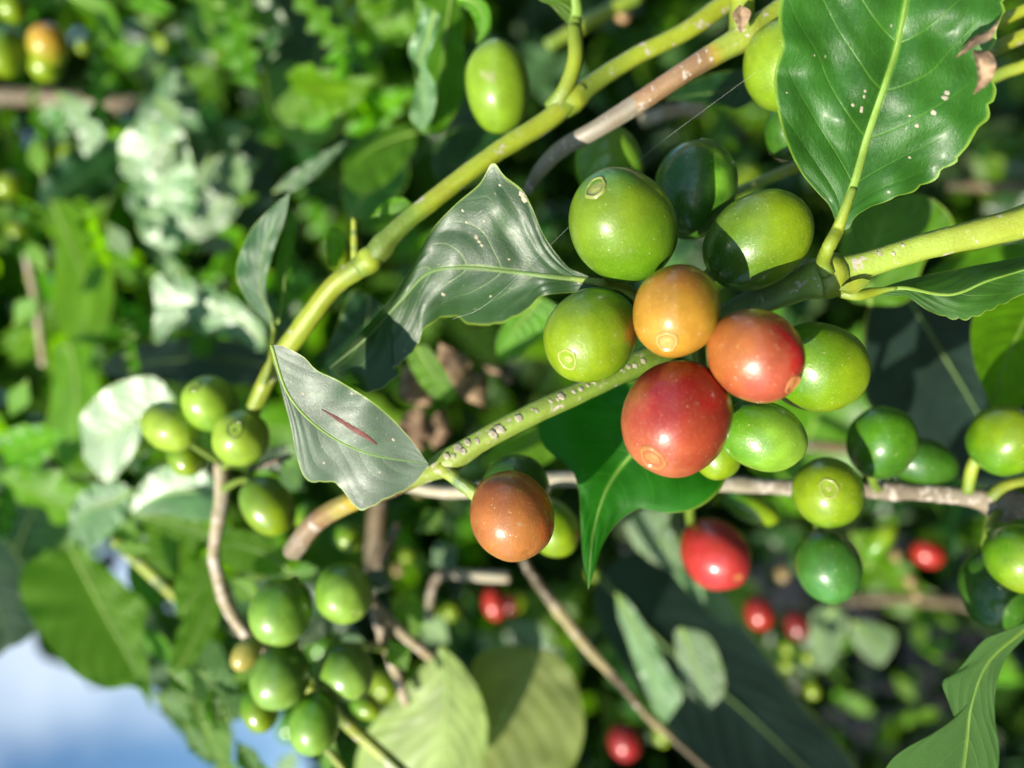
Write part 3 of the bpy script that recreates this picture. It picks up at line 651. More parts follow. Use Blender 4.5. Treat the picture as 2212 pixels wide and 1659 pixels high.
bleaf([(1840, 1340), (1870, 1370), (1900, 1400), (1905, 1440)], [(1880, 1345), (1930, 1365), (1930, 1400)], [(1835, 1370), (1850, 1400), (1880, 1430)], .30, (-.15, -.25), 0, M_GLARE)
bleaf([(1840, 1150), (1870, 1200), (1880, 1230), (1900, 1120)], [(1900, 1150), (1930, 1170), (1935, 1120)], [(1850, 1170), (1860, 1190), (1880, 1200)], .26, (0, 0), 0, M_BRIGHT)
for k in range(22):     # bright shoots of the weeds and water sprouts low behind, on the right
    x, y = (rs.uniform(1950, 2230), rs.uniform(1370, 1680)) if k > 8 else (rs.uniform(1700, 1830), rs.uniform(1370, 1500))
    p = W(x, y, rs.uniform(.38, .6)); nrm = (SUN+Vector([rs.gauss(0, .5) for _ in range(3)])).normalized()
    xd = Vector([rs.gauss(0, 1) for _ in range(3)]); xd = (xd-nrm*xd.dot(nrm)).normalized()
    o = bpy.data.objects.new('leaf', lib(k % 7, M_BRIGHT)); C.objects.link(o); o.parent = bush
    mm_ = frame(xd, nrm).to_4x4() @ Matrix.Scale(rs.uniform(.014, .03), 4); mm_.translation = p-bush.location; o.matrix_local = mm_
bleaf([(1170, 640), (1130, 690), (1100, 730), (1078, 780)], [(1140, 650), (1095, 690), (1072, 740)], [(1220, 680), (1180, 720), (1120, 770)], .17, (-.1, -.1), 0, M_BRIGHT, 'light green leaf tip peeping below the grey-green leaf')
bleaf([(900, 745), (925, 790), (950, 830), (970, 870)], [(925, 750), (960, 800), (985, 850)], [(880, 770), (890, 800), (925, 850)], .17, (-.1, 0), 0, M_BRIGHT, 'small green leaf beside the brown withered leaves')
bleaf([(1180, 910), (1140, 960), (1090, 990), (1040, 990)], [(1200, 980), (1160, 1010), (1090, 1020)], [(1130, 930), (1080, 960)], .17, (.1, .3), 0, M_BRIGHT, flip=True)
bleaf([(800, 640), (790, 720), (760, 780), (710, 820)], [(760, 630), (730, 700), (700, 780)], [(830, 670), (840, 740), (790, 810)], .16, (.3, .3), 0, M_DARK)

for a in [(560, 1240, 640, 1180, 30, M_LEAF), (650, 1400, 700, 1330, 26, M_DARK), (690, 1420, 640, 1500, 22, M_LEAF), (500, 1470, 560, 1440, 20, M_BRIGHT), (790, 1390, 730, 1370, 22, M_DARK), (840, 1380, 880, 1450, 28, M_BRIGHT),
          (560, 1300, 500, 1250, 26, M_BRIGHT), (620, 1240, 690, 1230, 20, M_LEAF), (430, 1450, 520, 1500, 30, M_LEAF), (510, 1600, 560, 1680, 26, M_LEAF), (640, 1620, 600, 1690, 22, M_GLARE), (720, 1600, 700, 1680, 18, M_LEAF),
          (660, 1060, 600, 1010, 26, M_LEAF), (560, 1020, 620, 960, 28, M_DARK), (780, 1240, 850, 1270, 26, M_DARK), (870, 1290, 900, 1380, 34, M_BRIGHT), (900, 1330, 970, 1390, 30, M_GLARE), (1090, 1340, 1190, 1400, 30, M_DARK),
          (990, 1180, 930, 1220, 34, M_DARK), (900, 1150, 960, 1100, 26, M_LEAF), (420, 1500, 440, 1600, 26, M_BRIGHT), (360, 1440, 420, 1500, 24, M_LEAF), (300, 1350, 380, 1440, 22, M_BRIGHT), (240, 1180, 330, 1190, 18, M_BRIGHT), (455, 1480, 470, 1580, 22, M_LEAF), (440, 1560, 500, 1660, 30, M_LEAF), (400, 1560, 450, 1650, 22, M_LEAF), (470, 1620, 510, 1720, 26, M_BRIGHT), (330, 1500, 420, 1560, 20, M_LEAF),
          (560, 1640, 590, 1720, 18, M_LEAF), (380, 300, 330, 385, 26, M_GLARE), (455, 335, 425, 435, 22, M_GLARE), (300, 455, 385, 480, 22, M_GLARE), (500, 330, 528, 425, 24, M_GLARE), (258, 330, 305, 400, 22, M_GLARE), (335, 210, 392, 262, 24, M_GLARE),
          (500, 440, 560, 420, 14, M_BRIGHT), (180, 60, 240, 100, 18, M_BRIGHT), (90, 380, 70, 300, 22, M_BRIGHT), (30, 700, 80, 640, 26, M_BRIGHT), (60, 820, 20, 900, 24, M_BRIGHT), (60, 960, 95, 1060, 20, M_BRIGHT), (40, 1010, 120, 1090, 14, M_GLARE),
          (560, 110, 600, 60, 20, M_GLARE), (400, 590, 330, 560, 18, M_GLARE), (270, 130, 320, 90, 16, M_LEAF), (230, 480, 280, 560, 22, M_GLARE), (100, 590, 60, 520, 20, M_BRIGHT)]:
    x0, y0, x1, y1, wd, mt_ = a; q = math.hypot(x1-x0, y1-y0); ox, oy = -(y1-y0)/q*wd, (x1-x0)/q*wd; mxx, myy = (x0+x1)/2, (y0+y1)/2
    gl_ = mt_ is M_GLARE or (x0 < 480 and y0 < 1100)
    bleaf([(x0, y0), (mxx+ox*.2, myy+oy*.2), (x1, y1)], [(mxx+ox, myy+oy)], [(mxx-ox, myy-oy)], rs.uniform(.225, .25) if gl_ else rs.uniform(.165, .215), (rs.uniform(-.35, 0), rs.uniform(-.5, 0)) if gl_ else (rs.uniform(-.5, .5), rs.uniform(-.5, .5)), rs.uniform(0, .4), mt_, n=24, mm=6, wave=.5, rib_r=2.5, flip=rs.random() < .3)

# twigs inside the bush
twig(bush, 'twig', [(-60, 205, .42, 20), (100, 212, .42, 18), (240, 226, .42, 17), (380, 215, .42, 12)], S_BROWN)
twig(bush, 'twig', [(60, 560, .26, 9), (80, 660, .26, 9), (95, 790, .26, 8)], S_TAN)
twig(bush, 'twig', [(1826, 1295, .40, 12), (1950, 1292, .40, 13), (2110, 1308, .40, 13)], S_BROWN)
twig(bush, 'twig', [(1740, 960, .25, 12), (1850, 970, .25, 12)], S_BROWN)
twig(bush, 'twig', [(1380, -10, .22, 16), (1258, 55, .22, 15), (1180, 100, .22, 13)], S_GREEN)
twig(bush, 'twig', [(1385, 262, .19, 14), (1450, 240, .19, 15), (1520, 236, .19, 14)], S_TAN)
twig(bush, 'twig', [(1700, 340, .20, 8), (1670, 318, .20, 7)], S_TAN)
twig(bush, 'twig', [(2050, 400, .30, 10), (2220, 405, .30, 12)], S_BROWN)
twig(bush, 'twig', [(820, 1010, .24, 16), (815, 1120, .24, 20), (800, 1250, .24, 16)], S_BROWN)

# withered brown leaves caught in the middle
dead = empty('withered_leaves', W(960, 850, .19), 'cluster of withered brown leaves hanging behind the fruiting stem', 'dead leaves')
for k, (a, b, wd) in enumerate([((950, 740), (1010, 860), 40), ((1000, 790), (1045, 880), 34), ((870, 790), (930, 880), 40), ((905, 870), (880, 1000), 38), ((960, 880), (935, 970), 30),
                                ((1045, 790), (1095, 815), 12), ((1085, 810), (1110, 825), 14)]):
    ax, ay = a; bx, by = b; dx, dy = bx-ax, by-ay; q = math.hypot(dx, dy); ox, oy = -dy/q*wd, dx/q*wd
    leaf(dead, [a, ((ax+bx)/2+6, (ay+by)/2, -4), b], [((ax+bx)/2+ox, (ay+by)/2+oy)], [((ax+bx)/2-ox, (ay+by)/2-oy)], .185+.004*k, (.2, -.1), .5, M_DEAD, n=22, mm=6, wave=2, bul=4, rib_r=0)

# ------------------------------------------------------------------ the named branches
b1 = branch('coffee_branch', [(1700, -80, .140, 21.6), (1560, 12, .138, 21.6), (1481, 68, .137, 20.7), (1350, 135, .136, 19.8), (1240, 212, .134, 22.5), (1180, 262, .133, 22.5), (1064, 335, .131, 19.8),
     (935, 432, .130, 19.8), (860, 495, .130, 20.7), (800, 560, .131, 23.4), (722, 618, .134, 20.7), (642, 722, .138, 21.6), (590, 795, .142, 18.0), (545, 890, .146, 17.1), (520, 960, .150, 13.5)], S_MAIN,
     'long yellow-green branch running diagonally from the top to the left fruit', group='coffee branches', lumps=((.335, .22, .012), (.665, .2, .010)), rough=.06, seg=24)
for P_ in ([(1262, 196, .1342, 22), (1250, 205, .1341, 27), (1238, 214, .134, 29), (1226, 224, .134, 27), (1212, 236, .134, 23)], [(818, 542, .131, 22), (808, 551, .131, 27), (799, 561, .131, 29), (788, 570, .1312, 26), (776, 580, .1315, 22)]):
    link('node_collar', tube_mesh('node_collar', P_, seg=22, n=10, rough=.06, ridge=.05), b1, S_GREEN)
leaf(b1, [(1240, 60), (1246, 20), (1235, -40), (1205, -140)], [(1213, 38), (1190, 12), (1160, -5), (1120, -60)], [(1252, 10), (1262, -40), (1250, -100)], .133, (0, -.2), .15, M_LEAF,
     'leaf entering at the top on a long curved stalk', petiole=[(1190, 235, .134), (1222, 190, .132), (1243, 125, .132)], pet_r=17, rib_r=14)
leaf(b1, [(594, 720), (582, 670), (562, 620), (578, 520), (627, 416)], [(572, 690), (533, 648), (510, 585), (540, 500), (596, 440)], [(592, 690), (572, 625), (590, 545), (614, 480)], .142, (-.35, -.2), 0, M_GREY,
     'narrow grey-green leaf hanging over the diagonal branch on the left', petiole=[(570, 830, .140), (588, 770, .140)], pet_r=8, rib_r=4)
leaf(b1, [(600, 700), (612, 640), (618, 560), (630, 440)], [(604, 640), (598, 560)], [(618, 660), (630, 570), (640, 490)], .147, (.6, 0), 0, M_LEAF, 'sliver of dark leaf right of the narrow grey-green leaf', rib_r=3)
leaf(b1, [(586, 745), (622, 850), (690, 925), (790, 978), (926, 1003)], [(612, 748), (656, 771), (685, 800), (735, 824), (818, 878), (880, 940)], [(596, 800), (628, 920), (645, 1000), (668, 1040), (725, 1044), (776, 1100), (832, 1078), (890, 1048)],
     .1165, (-.02, -.27), .04, M_GREYC, 'grey-green torn leaf with a reddish scratch, in front at left of centre', n=72, mm=14, quilt=.05, wave=.1, tooth=.02, bul=.5, rib_r=4)
TORN = bpy.context.scene.objects and [o for o in b1.children if o.get('label', '').startswith('grey-green torn')][0]
leaf(b1, [(740, 560), (735, 520), (715, 505), (706, 540)], [(748, 520), (740, 500), (712, 495)], [(735, 560), (730, 580), (712, 570)], .16, (0, 0), .3, M_BRIGHT, 'curled shoot beside the branch node', rib_r=0)
twig(b1, 'shoot', [(768, 570, .134, 10), (766, 520, .134, 9), (765, 470, .134, 7)], S_MAIN)
leaf(b1, [(800, 470), (830, 450), (860, 435), (890, 440)], [(830, 435), (865, 425)], [(835, 465), (870, 455)], .14, (0, 0), .2, M_BRIGHT, rib_r=0)

b2 = branch('coffee_branch', [(1800, -60, .128, 24), (1700, 10, .128, 24), (1618, 72, .127, 28), (1531, 124, .127, 24), (1479, 156, .127, 22), (1373, 226, .129, 21), (1290, 278, .131, 19),
     (1216, 320, .134, 18), (1172, 362, .137, 16), (1140, 410, .142, 12)], S_TWO, 'branch turning from green through reddish brown to grey near the top', group='coffee branches',
     lumps=((.28, .22, .03),), rough=.03, seg=24)
twig(b2, 'side_stem', [(1600, 70, .127, 26), (1603, 30, .126, 27), (1600, -60, .126, 28)], S_GREEN)
leaf(b2, [(1598, 10), (1604, 40), (1600, 72)], [(1582, 30), (1592, 55)], [(1622, 25), (1612, 55)], .1205, (0, 0), .3, M_DEAD, 'dry papery scale on the node', n=16, mm=4, bul=2, rib_r=0).name = 'dry_scale'

b3 = branch('coffee_branch', [(2420, 395, .108, 44), (2212, 478, .110, 36), (2000, 532, .113, 30), (1870, 572, .115, 30), (1800, 592, .116, 36), (1756, 606, .118, 36), (1652, 645, .123, 33), (1560, 690, .128, 28),
     (1480, 735, .128, 24), (1400, 776, .125, 23), (1268, 840, .123, 23), (1130, 904, .122, 23), (1043, 950, .122, 23), (965, 1000, .123, 25), (925, 1020, .126, 20), (850, 1052, .131, 20), (748, 1088, .138, 21),
     (680, 1130, .143, 21), (632, 1192, .148, 22)], S_FRUIT, 'thick green branch bearing the main fruit cluster, with pale crust spots', group='coffee branches',
     lumps=((.345, .28, .012), (.555, .25, .02), (.80, .15, .012)), rough=.05, seg=28)
A = leaf(b3, [(1808, 500), (1822, 462), (1850, 382), (1874, 295), (1909, 191), (1937, 104), (1958, 0), (1975, -120), (2010, -330)],
     [(1802, 470), (1790, 442), (1767, 417), (1732, 375), (1708, 330), (1687, 271), (1673, 195), (1674, 149), (1688, 101), (1682, 55), (1684, 5), (1710, -90), (1800, -240)],
     [(1834, 492), (1854, 462), (1906, 437), (1986, 406), (2034, 371), (2083, 326), (2104, 292), (2135, 243), (2152, 194), (2135, 150), (2142, 100), (2160, 45), (2172, 0), (2170, -100), (2110, -240)],
     .106, (-.06, -.16), .10, M_HERO, 'large glossy dark green leaf with a pale midrib in the upper right', n=120, mm=26, quilt=.40, wave=.35, wf=4, nv=7, bul=1.5, rib_r=11, pet_r=15,
     petiole=[(1788, 592, .1135), (1778, 566, .1125), (1791, 532, .109)], tooth=.035)
for nm, Mx, Lx, Rx in (('dry_margin', [(2062, 128, 0), (2105, 90, -1), (2135, 68, -1.5), (2160, 40, -1)], [(2100, 82, 0), (2140, 62, 0)], [(2112, 98, -2), (2142, 82, -2)]),
                       ('dry_margin', [(2102, 205, 0), (2122, 160, -1), (2115, 128, -2), (2100, 108, 0)], [(2138, 178, 0), (2152, 140, -2), (2138, 112, -1)], [(2112, 172, 0), (2108, 140, 0)])):
    q = leaf(A, Mx, Lx, Rx, .0995, (0, -.1), .3, M_DEAD, 'dry brown torn edge of the large glossy leaf', n=26, mm=5, bul=1.6, wave=.5, rib_r=0); q.name = nm
E_ = leaf(b3, [(1880, 632), (1950, 622), (2030, 636), (2075, 632), (2130, 608), (2215, 582), (2380, 530)], [(1944, 608, 3), (2055, 583, 4), (2215, 552, 5), (2340, 515, 4)],
     [(1930, 640), (1958, 640), (2000, 668), (2041, 684), (2092, 688), (2173, 653), (2215, 634), (2340, 590)], .114, (-.05, -.25), .05, M_HERO, 'folded leaf pointing right from the fruiting node, edge chewed',
     n=80, mm=12, petiole=[(1808, 628, .116), (1850, 638, .115)], pet_r=12, rib_r=5, tooth=.06, bul=1)
B = leaf(b3, [(1310, 612), (1240, 602), (1164, 594), (1080, 584), (1000, 578), (925, 590, 1), (865, 650, 3), (790, 730, 5), (712, 795, 6)],
     [(1250, 588), (1223, 573), (1178, 514), (1150, 450), (1128, 410), (1090, 380), (1064, 352), (1036, 396), (984, 441), (935, 493), (905, 545), (880, 590), (835, 655), (770, 728)],
     [(1290, 628), (1234, 632), (1170, 640), (1140, 668, 4), (1100, 690, 6), (1060, 702, 7), (1015, 700, 6), (985, 684, 4), (950, 688, 3), (914, 714, 2), (902, 745, 2), (862, 788, 2), (846, 794, 2), (858, 812, 2), (800, 848, 2), (745, 820)],
     .121, (-.12, -.22), .02, M_GREY, 'broad grey-green leaf with torn edge left of the main cluster', n=120, mm=24, quilt=.16, wave=.2, nv=8, bul=.9, rib_r=7, pet_r=11,
     petiole=[(1400, 660, .126), (1350, 622, .123)], tooth=.02)
D_ = leaf(b3, [(1520, 880), (1400, 950), (1320, 1040), (1282, 1150), (1271, 1272)], [(1440, 820), (1300, 838), (1180, 880), (1160, 925), (1180, 970), (1225, 1000), (1248, 1050), (1254, 1120), (1258, 1200)],
     [(1600, 930), (1570, 1030), (1545, 1070), (1500, 1100), (1440, 1108), (1384, 1098), (1335, 1128), (1302, 1176), (1286, 1225)], .131, (.05, .32), .08, M_VIVID, 'vivid green leaf below the red fruit, tapering to a long drip tip',
     n=90, mm=16, wave=.6, wf=3, bul=1.2, rib_r=5, curl=2)
twig(b3, 'fruit_stub', [(950, 1005, .122, 15), (990, 1038, .121, 15), (1030, 1068, .121, 17), (1052, 1080, .122, 13)], S_FRUIT, rough=.15)
rs2 = random.Random(3)
link('node_collar', tube_mesh('node_collar', [(1770, 603, .1163, 38), (1782, 600, .1161, 46), (1797, 594, .1160, 49), (1812, 589, .1158, 46), (1826, 585, .1156, 37)], seg=28, n=14, rough=.05, ridge=.04), b3, S_GREEN)
leaf(b3, [(1812, 626), (1840, 628), (1880, 606)], [(1830, 612), (1860, 602)], [(1838, 636), (1866, 622)], .1125, (0, 0), .3, S_GREEN, n=14, mm=4, quilt=0, wave=.1, rib_r=0).name = 'stipule'
CR = [(x, y, r) for x, y, r in [(1213, 856, 9), (1205, 862, 5), (1121, 903, 9), (1080, 926, 12), (1066, 938, 10), (1070, 924, 6), (1190, 866, 5), (1300, 815, 7), (1282, 824, 6), (1340, 795, 7), (1358, 792, 6), (1372, 790, 6), (1010, 955, 9), (990, 968, 11), (1000, 975, 8), (965, 985, 9), (1030, 952, 7), (1150, 884, 4), (1160, 888, 5), (1240, 846, 5), (1255, 840, 6), (1270, 832, 5), (980, 985, 6), (1390, 780, 6), (1900, 548, 5), (1950, 530, 4), (1930, 548, 4)]]

b4 = branch('coffee_branch', [(2400, 1120, .140, 30), (2230, 1096, .142, 26), (2150, 1085, .143, 30), (2069, 1070, .144, 20), (1895, 1060, .147, 18), (1780, 1058, .149, 17), (1687, 1052, .150, 17), (1565, 1046, .151, 17),
     (1400, 1040, .153, 16), (1210, 1035, .155, 17), (1080, 1050, .158, 15), (973, 1062, .160, 14), (870, 1048, .163, 11)], S_GREY, 'grey woody twig running level below the main cluster', group='coffee branches',
     lumps=((.155, .35, .02), (.31, .3, .012), (.52, .15, .01)), rough=.16)
twig(b4, 'side_stem', [(2090, 1062, .142, 13), (2100, 1010, .140, 13), (2120, 975, .139, 14)], S_GREEN)
twig(b4, 'side_stem', [(2140, 1075, .141, 14), (2170, 1050, .140, 13), (2230, 1035, .139, 13)], S_GREEN)
leaf(b4, [(2290, 1295), (2210, 1362), (2135, 1430), (2100, 1520), (2090, 1610), (2070, 1780)], [(2212, 1347), (2160, 1368), (2121, 1387), (2069, 1448), (2036, 1474), (2050, 1520), (2062, 1569), (2013, 1593), (1965, 1611), (1913, 1660), (1890, 1760)],
     [(2240, 1360), (2212, 1380), (2173, 1424), (2152, 1482), (2149, 1552), (2157, 1604), (2149, 1680)], .125, (.3, .15), .0, M_LEAF, 'smooth green leaf with a notched edge in the lower right corner', n=80, mm=14, wave=.6, wf=2, rib_r=5, flip=True, quilt=.15)
b5 = branch('coffee_twig', [(1128, 1200, .185, 9), (1142, 1228, .186, 10), (1178, 1280, .188, 12), (1268, 1398, .192, 12), (1338, 1474, .195, 8), (1393, 1541, .198, 8), (1450, 1592, .20, 7), (1560, 1690, .205, 7)], S_DUN,
     'thin bare tan twig slanting down right below the orange fruit', 'twig', 'bare twigs', lumps=((.22, .2, .02), (.5, .25, .02), (.72, .3, .03)), rough=.12)
b6 = branch('coffee_twig', [(926, 1340, .20, 9), (934, 1270, .20, 10), (958, 1240, .20, 12), (1020, 1243, .20, 12), (1100, 1247, .20, 12)], S_GREY, 'short bent grey twig below the torn leaf', 'twig', 'bare twigs', rough=.12)
b7 = branch('coffee_twig', [(478, 1000, .165, 15), (480, 1060, .165, 16), (472, 1125, .165, 14), (462, 1190, .166, 13), (470, 1240, .167, 14), (488, 1300, .168, 14), (525, 1360, .168, 14), (580, 1412, .17, 15), (650, 1440, .172, 12)], S_TAN,
     'curved tan twig carrying the fruit on the left', 'twig', 'bare twigs', lumps=((.22, .2, .02), (.55, .15, .02)), rough=.14)
twig(b7, 'side_stem', [(540, 1012, .165, 7), (580, 1000, .164, 7), (628, 985, .163, 6)], S_BROWN)
b8 = branch('coffee_twig', [(790, 1230, .18, 12), (803, 1298, .18, 12), (818, 1345, .18, 12), (838, 1400, .182, 12), (862, 1470, .185, 11), (878, 1520, .187, 9)], S_TAN, 'upright tan twig between the lower fruit and the yellow-green leaf', 'twig', 'bare twigs', rough=.14, lumps=((.5, .3, .03),))
twig(b8, 'side_stem', [(800, 1300, .18, 12), (862, 1361, .182, 12), (930, 1418, .186, 12)], S_TAN)
b9 = branch('coffee_twig', [(640, 1455, .165, 14), (713, 1528, .163, 14), (780, 1590, .160, 14), (860, 1660, .158, 14), (960, 1750, .156, 14)], S_MAIN, 'smooth green stem leaving the bottom edge right of the lower fruit', 'twig', 'bare twigs', rough=.04)
twig(b9, 'side_stem', [(690, 1600, .165, 8), (740, 1660, .165, 8), (760, 1700, .165, 8)], S_GREEN)
b10 = branch('coffee_twig', [(250, 1165, .205, 11), (290, 1205, .205, 13), (345, 1255, .204, 12), (400, 1308, .203, 12)], S_MAIN, 'straight yellow-green stalk beside the scalloped leaf', 'twig', 'bare twigs', rough=.04)
b13 = branch('coffee_branch', [(2400, 60, .135, 15), (2212, 142, .137, 14), (2150, 165, .138, 14), (1900, 280, .142, 13), (1715, 362, .146, 12), (1590, 414, .150, 10)], S_MAIN, 'slim yellow-green branch passing behind the large glossy leaf', group='coffee branches', rough=.04)
b14 = branch('coffee_branch', [(2400, -50, .130, 14), (2212, 22, .131, 13), (2120, 70, .132, 12), (2000, 130, .134, 12)], S_MAIN, 'uppermost yellow-green stem in the top right corner', group='coffee branches', rough=.04)
b15 = branch('coffee_branch', [(2400, 10, .133, 16), (2212, 78, .134, 15), (2120, 118, .135, 14), (2000, 170, .137, 13)], S_MAIN, 'second yellow-green stem from the top right corner', group='coffee branches', rough=.04)
b16 = branch('coffee_twig', [(862, 1130, .2, 9), (830, 1200, .2, 12), (815, 1260, .2, 13)], S_BROWN, 'dark brown twig below the torn leaf', 'twig', 'bare twigs', rough=.12)

streak(TORN, 'scratch', [(695, 884, 1), (725, 902, 3.5), (760, 924, 5), (790, 942, 5), (814, 960, 1)], M_SCAR)
spots(A, 'leaf_spot', [(1869, 197, 3), (1867, 209, 3.5), (1843, 228, 4), (1862, 233, 3), (1861, 239, 4), (2045, 200, 5), (2041, 211, 6), (2017, 243, 5), (1981, 272, 4), (1965, 250, 2.5), (1700, 200, 2), (1920, 415, 3), (1965, 340, 2.5), (1760, 120, 2)], M_WHITE, .12)
spots(B, 'leaf_spot', [(1029, 512, 5), (1035, 522, 4), (1041, 530, 4), (1046, 478, 3), (958, 636, 5), (1128, 420, 7), (1133, 431, 7), (1000, 455, 3), (1080, 400, 3), (1008, 480, 3), (1250, 609, 4), (1060, 640, 3), (1100, 560, 2.5)], M_WHITE, .12)
spots(TORN, 'leaf_spot', [(760, 850, 3), (850, 950, 4), (700, 1000, 3), (655, 850, 3), (820, 1020, 3)], M_WHITE, .12)
spots([o for o in b3.children if o.name.startswith('stem')][0], 'crust_spot', CR, M_WHITE, .14)
# a strand of spider silk from the top leaf to the grey-green leaf
silk = link('spider_thread', tube_mesh('spider_thread', [(1640, 150, .119, .14), (1400, 330, .118, .14), (1240, 480, .116, .14), (1060, 650, .113, .14), (978, 690, .120, .14)], seg=5), None, M_SILK)
tag(silk, 'fine strand of spider silk stretched over the grey-green leaf', 'spider thread')

# ------------------------------------------------------------------ the fruit
OD = (.36, .13, .02)
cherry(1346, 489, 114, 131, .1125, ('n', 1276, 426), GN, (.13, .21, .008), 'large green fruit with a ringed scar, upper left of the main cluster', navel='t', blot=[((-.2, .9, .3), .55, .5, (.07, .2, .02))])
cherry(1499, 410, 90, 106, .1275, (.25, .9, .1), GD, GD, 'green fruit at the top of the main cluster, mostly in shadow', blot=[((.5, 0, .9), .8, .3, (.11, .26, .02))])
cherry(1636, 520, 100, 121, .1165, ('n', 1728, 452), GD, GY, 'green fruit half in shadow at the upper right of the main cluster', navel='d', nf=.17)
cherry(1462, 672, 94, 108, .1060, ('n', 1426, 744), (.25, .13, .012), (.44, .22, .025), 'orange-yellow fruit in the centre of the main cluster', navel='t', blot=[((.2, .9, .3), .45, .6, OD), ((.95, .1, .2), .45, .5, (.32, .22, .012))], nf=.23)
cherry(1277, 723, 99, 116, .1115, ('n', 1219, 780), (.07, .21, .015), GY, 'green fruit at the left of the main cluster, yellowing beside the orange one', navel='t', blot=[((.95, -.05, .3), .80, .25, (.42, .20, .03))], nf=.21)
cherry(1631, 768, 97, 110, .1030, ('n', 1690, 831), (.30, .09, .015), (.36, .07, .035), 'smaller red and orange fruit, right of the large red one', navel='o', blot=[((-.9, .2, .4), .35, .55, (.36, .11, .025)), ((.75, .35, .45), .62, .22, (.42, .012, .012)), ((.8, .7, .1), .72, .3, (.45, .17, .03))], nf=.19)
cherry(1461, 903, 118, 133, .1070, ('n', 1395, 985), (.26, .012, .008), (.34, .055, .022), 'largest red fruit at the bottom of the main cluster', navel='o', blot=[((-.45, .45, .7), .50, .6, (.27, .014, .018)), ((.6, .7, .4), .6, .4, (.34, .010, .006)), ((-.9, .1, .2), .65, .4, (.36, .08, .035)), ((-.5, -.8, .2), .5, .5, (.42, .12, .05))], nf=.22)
cherry(1765, 793, 97, 107, .119, (.85, -.35, .15), GN, GY, 'bright green fruit tucked behind the smaller red one on its right', navel='d', nf=.15)
cherry(1645, 941, 76, 94, .119, ('n', 1733, 973), GN, (.20, .36, .03), 'pointed green fruit peeping out right of the large red one', navel='d', nf=.2)
cherry(1548, 975, 54, 62, .124, (.1, -.8, .3), GN, GY, 'small green fruit mostly hidden under the large red one', navel=None)
cherry(1315, 356, 74, 82, .145, (-.2, .8, .4), GN, (.17, .33, .03), 'blurred green fruit just above the large ringed green one', navel=None)
cherry(1075, 188, 70, 97, .146, (-.10, .98, .15), (.16, .27, .012), (.17, .28, .015), 'elongated pale green fruit standing on the diagonal branch', navel=None, blot=[((-.15, 0, .9), 1.0, .05, (.24, .28, .10))])
cherry(1690, 142, 82, 97, .124, (-.1, .9, .2), (.16, .27, .012), GY, 'green fruit half behind the left edge of the large glossy leaf', navel=None)
cherry(1706, 280, 54, 62, .135, (0, .7, .4), GD, GD, 'dark green fruit just showing below the large glossy leaf edge', navel=None)
cherry(1105, 1114, 93, 98, .117, (.3, -.6, .55), (.27, .065, .022), (.38, .14, .035), 'lone orange-brown fruit on a stub below the torn leaf', navel=None, blot=[((.05, -.33, .9), 1.03, .03, (.36, .24, .13)), ((.9, .1, .2), .6, .4, (.52, .11, .02))], to=(1045, 1076, .121))
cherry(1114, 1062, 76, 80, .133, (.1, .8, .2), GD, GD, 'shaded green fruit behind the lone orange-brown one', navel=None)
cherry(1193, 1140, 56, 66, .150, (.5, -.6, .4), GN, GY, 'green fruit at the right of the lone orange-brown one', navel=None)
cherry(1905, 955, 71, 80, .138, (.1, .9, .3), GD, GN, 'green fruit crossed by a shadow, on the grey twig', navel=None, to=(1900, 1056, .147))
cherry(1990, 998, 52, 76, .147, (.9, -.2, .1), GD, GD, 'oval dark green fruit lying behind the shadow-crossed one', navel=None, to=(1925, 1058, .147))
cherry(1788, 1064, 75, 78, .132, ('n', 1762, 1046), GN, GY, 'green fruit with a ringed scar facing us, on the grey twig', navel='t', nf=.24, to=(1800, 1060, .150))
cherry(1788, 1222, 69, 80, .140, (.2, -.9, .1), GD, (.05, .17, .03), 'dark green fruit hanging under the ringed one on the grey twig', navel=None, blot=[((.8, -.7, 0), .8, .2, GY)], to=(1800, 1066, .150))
cherry(2172, 950, 74, 79, .136, ('n', 2198, 892), GN, GY, 'green fruit with a dark scar at the right edge', navel='d', nf=.28)
cherry(2206, 1206, 70, 76, .132, (.4, -.5, .5), GN, GY, 'light green fruit cut by the right edge below the grey twig', navel=None, to=(2170, 1092, .143))
cherry(2147, 1274, 68, 84, .142, (.1, -.9, .2), GD, GD, 'dark green fruit beside the light one at the right edge', navel='d', nf=.2, to=(2150, 1095, .144))
cherry(1544, 1197, 71, 85, .165, ('n', 1574, 1232), RD, (.42, .03, .03), 'bright red fruit hanging below the main cluster', navel='o', nf=.14, to=(1490, 1050, .152))
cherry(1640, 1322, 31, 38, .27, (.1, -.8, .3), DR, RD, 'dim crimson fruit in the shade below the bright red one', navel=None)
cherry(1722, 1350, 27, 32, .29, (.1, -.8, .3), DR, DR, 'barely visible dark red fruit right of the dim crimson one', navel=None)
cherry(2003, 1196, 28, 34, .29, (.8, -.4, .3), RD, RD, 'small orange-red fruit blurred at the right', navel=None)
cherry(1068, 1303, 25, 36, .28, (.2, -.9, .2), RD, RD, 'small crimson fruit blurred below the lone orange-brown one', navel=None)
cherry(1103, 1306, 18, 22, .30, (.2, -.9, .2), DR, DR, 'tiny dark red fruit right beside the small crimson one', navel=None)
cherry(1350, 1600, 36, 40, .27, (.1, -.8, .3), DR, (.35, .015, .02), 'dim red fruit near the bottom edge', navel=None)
cherry(1622, 1098, 30, 62, .17, (.85, -.4, .2), GN, GY, 'slim pale green fruit right under the level grey twig', navel=None)
cherry(1900, 1168, 24, 46, .22, (.5, .8, .2), GN, GY, 'slim bright green fruit blurred below the grey twig', navel=None)
cherry(368, 922, 52, 66, .152, (.8, -.3, .3), (.20, .30, .02), (.26, .38, .03), 'leftmost green fruit of the left trio', navel=None, to=(480, 1000, .165))
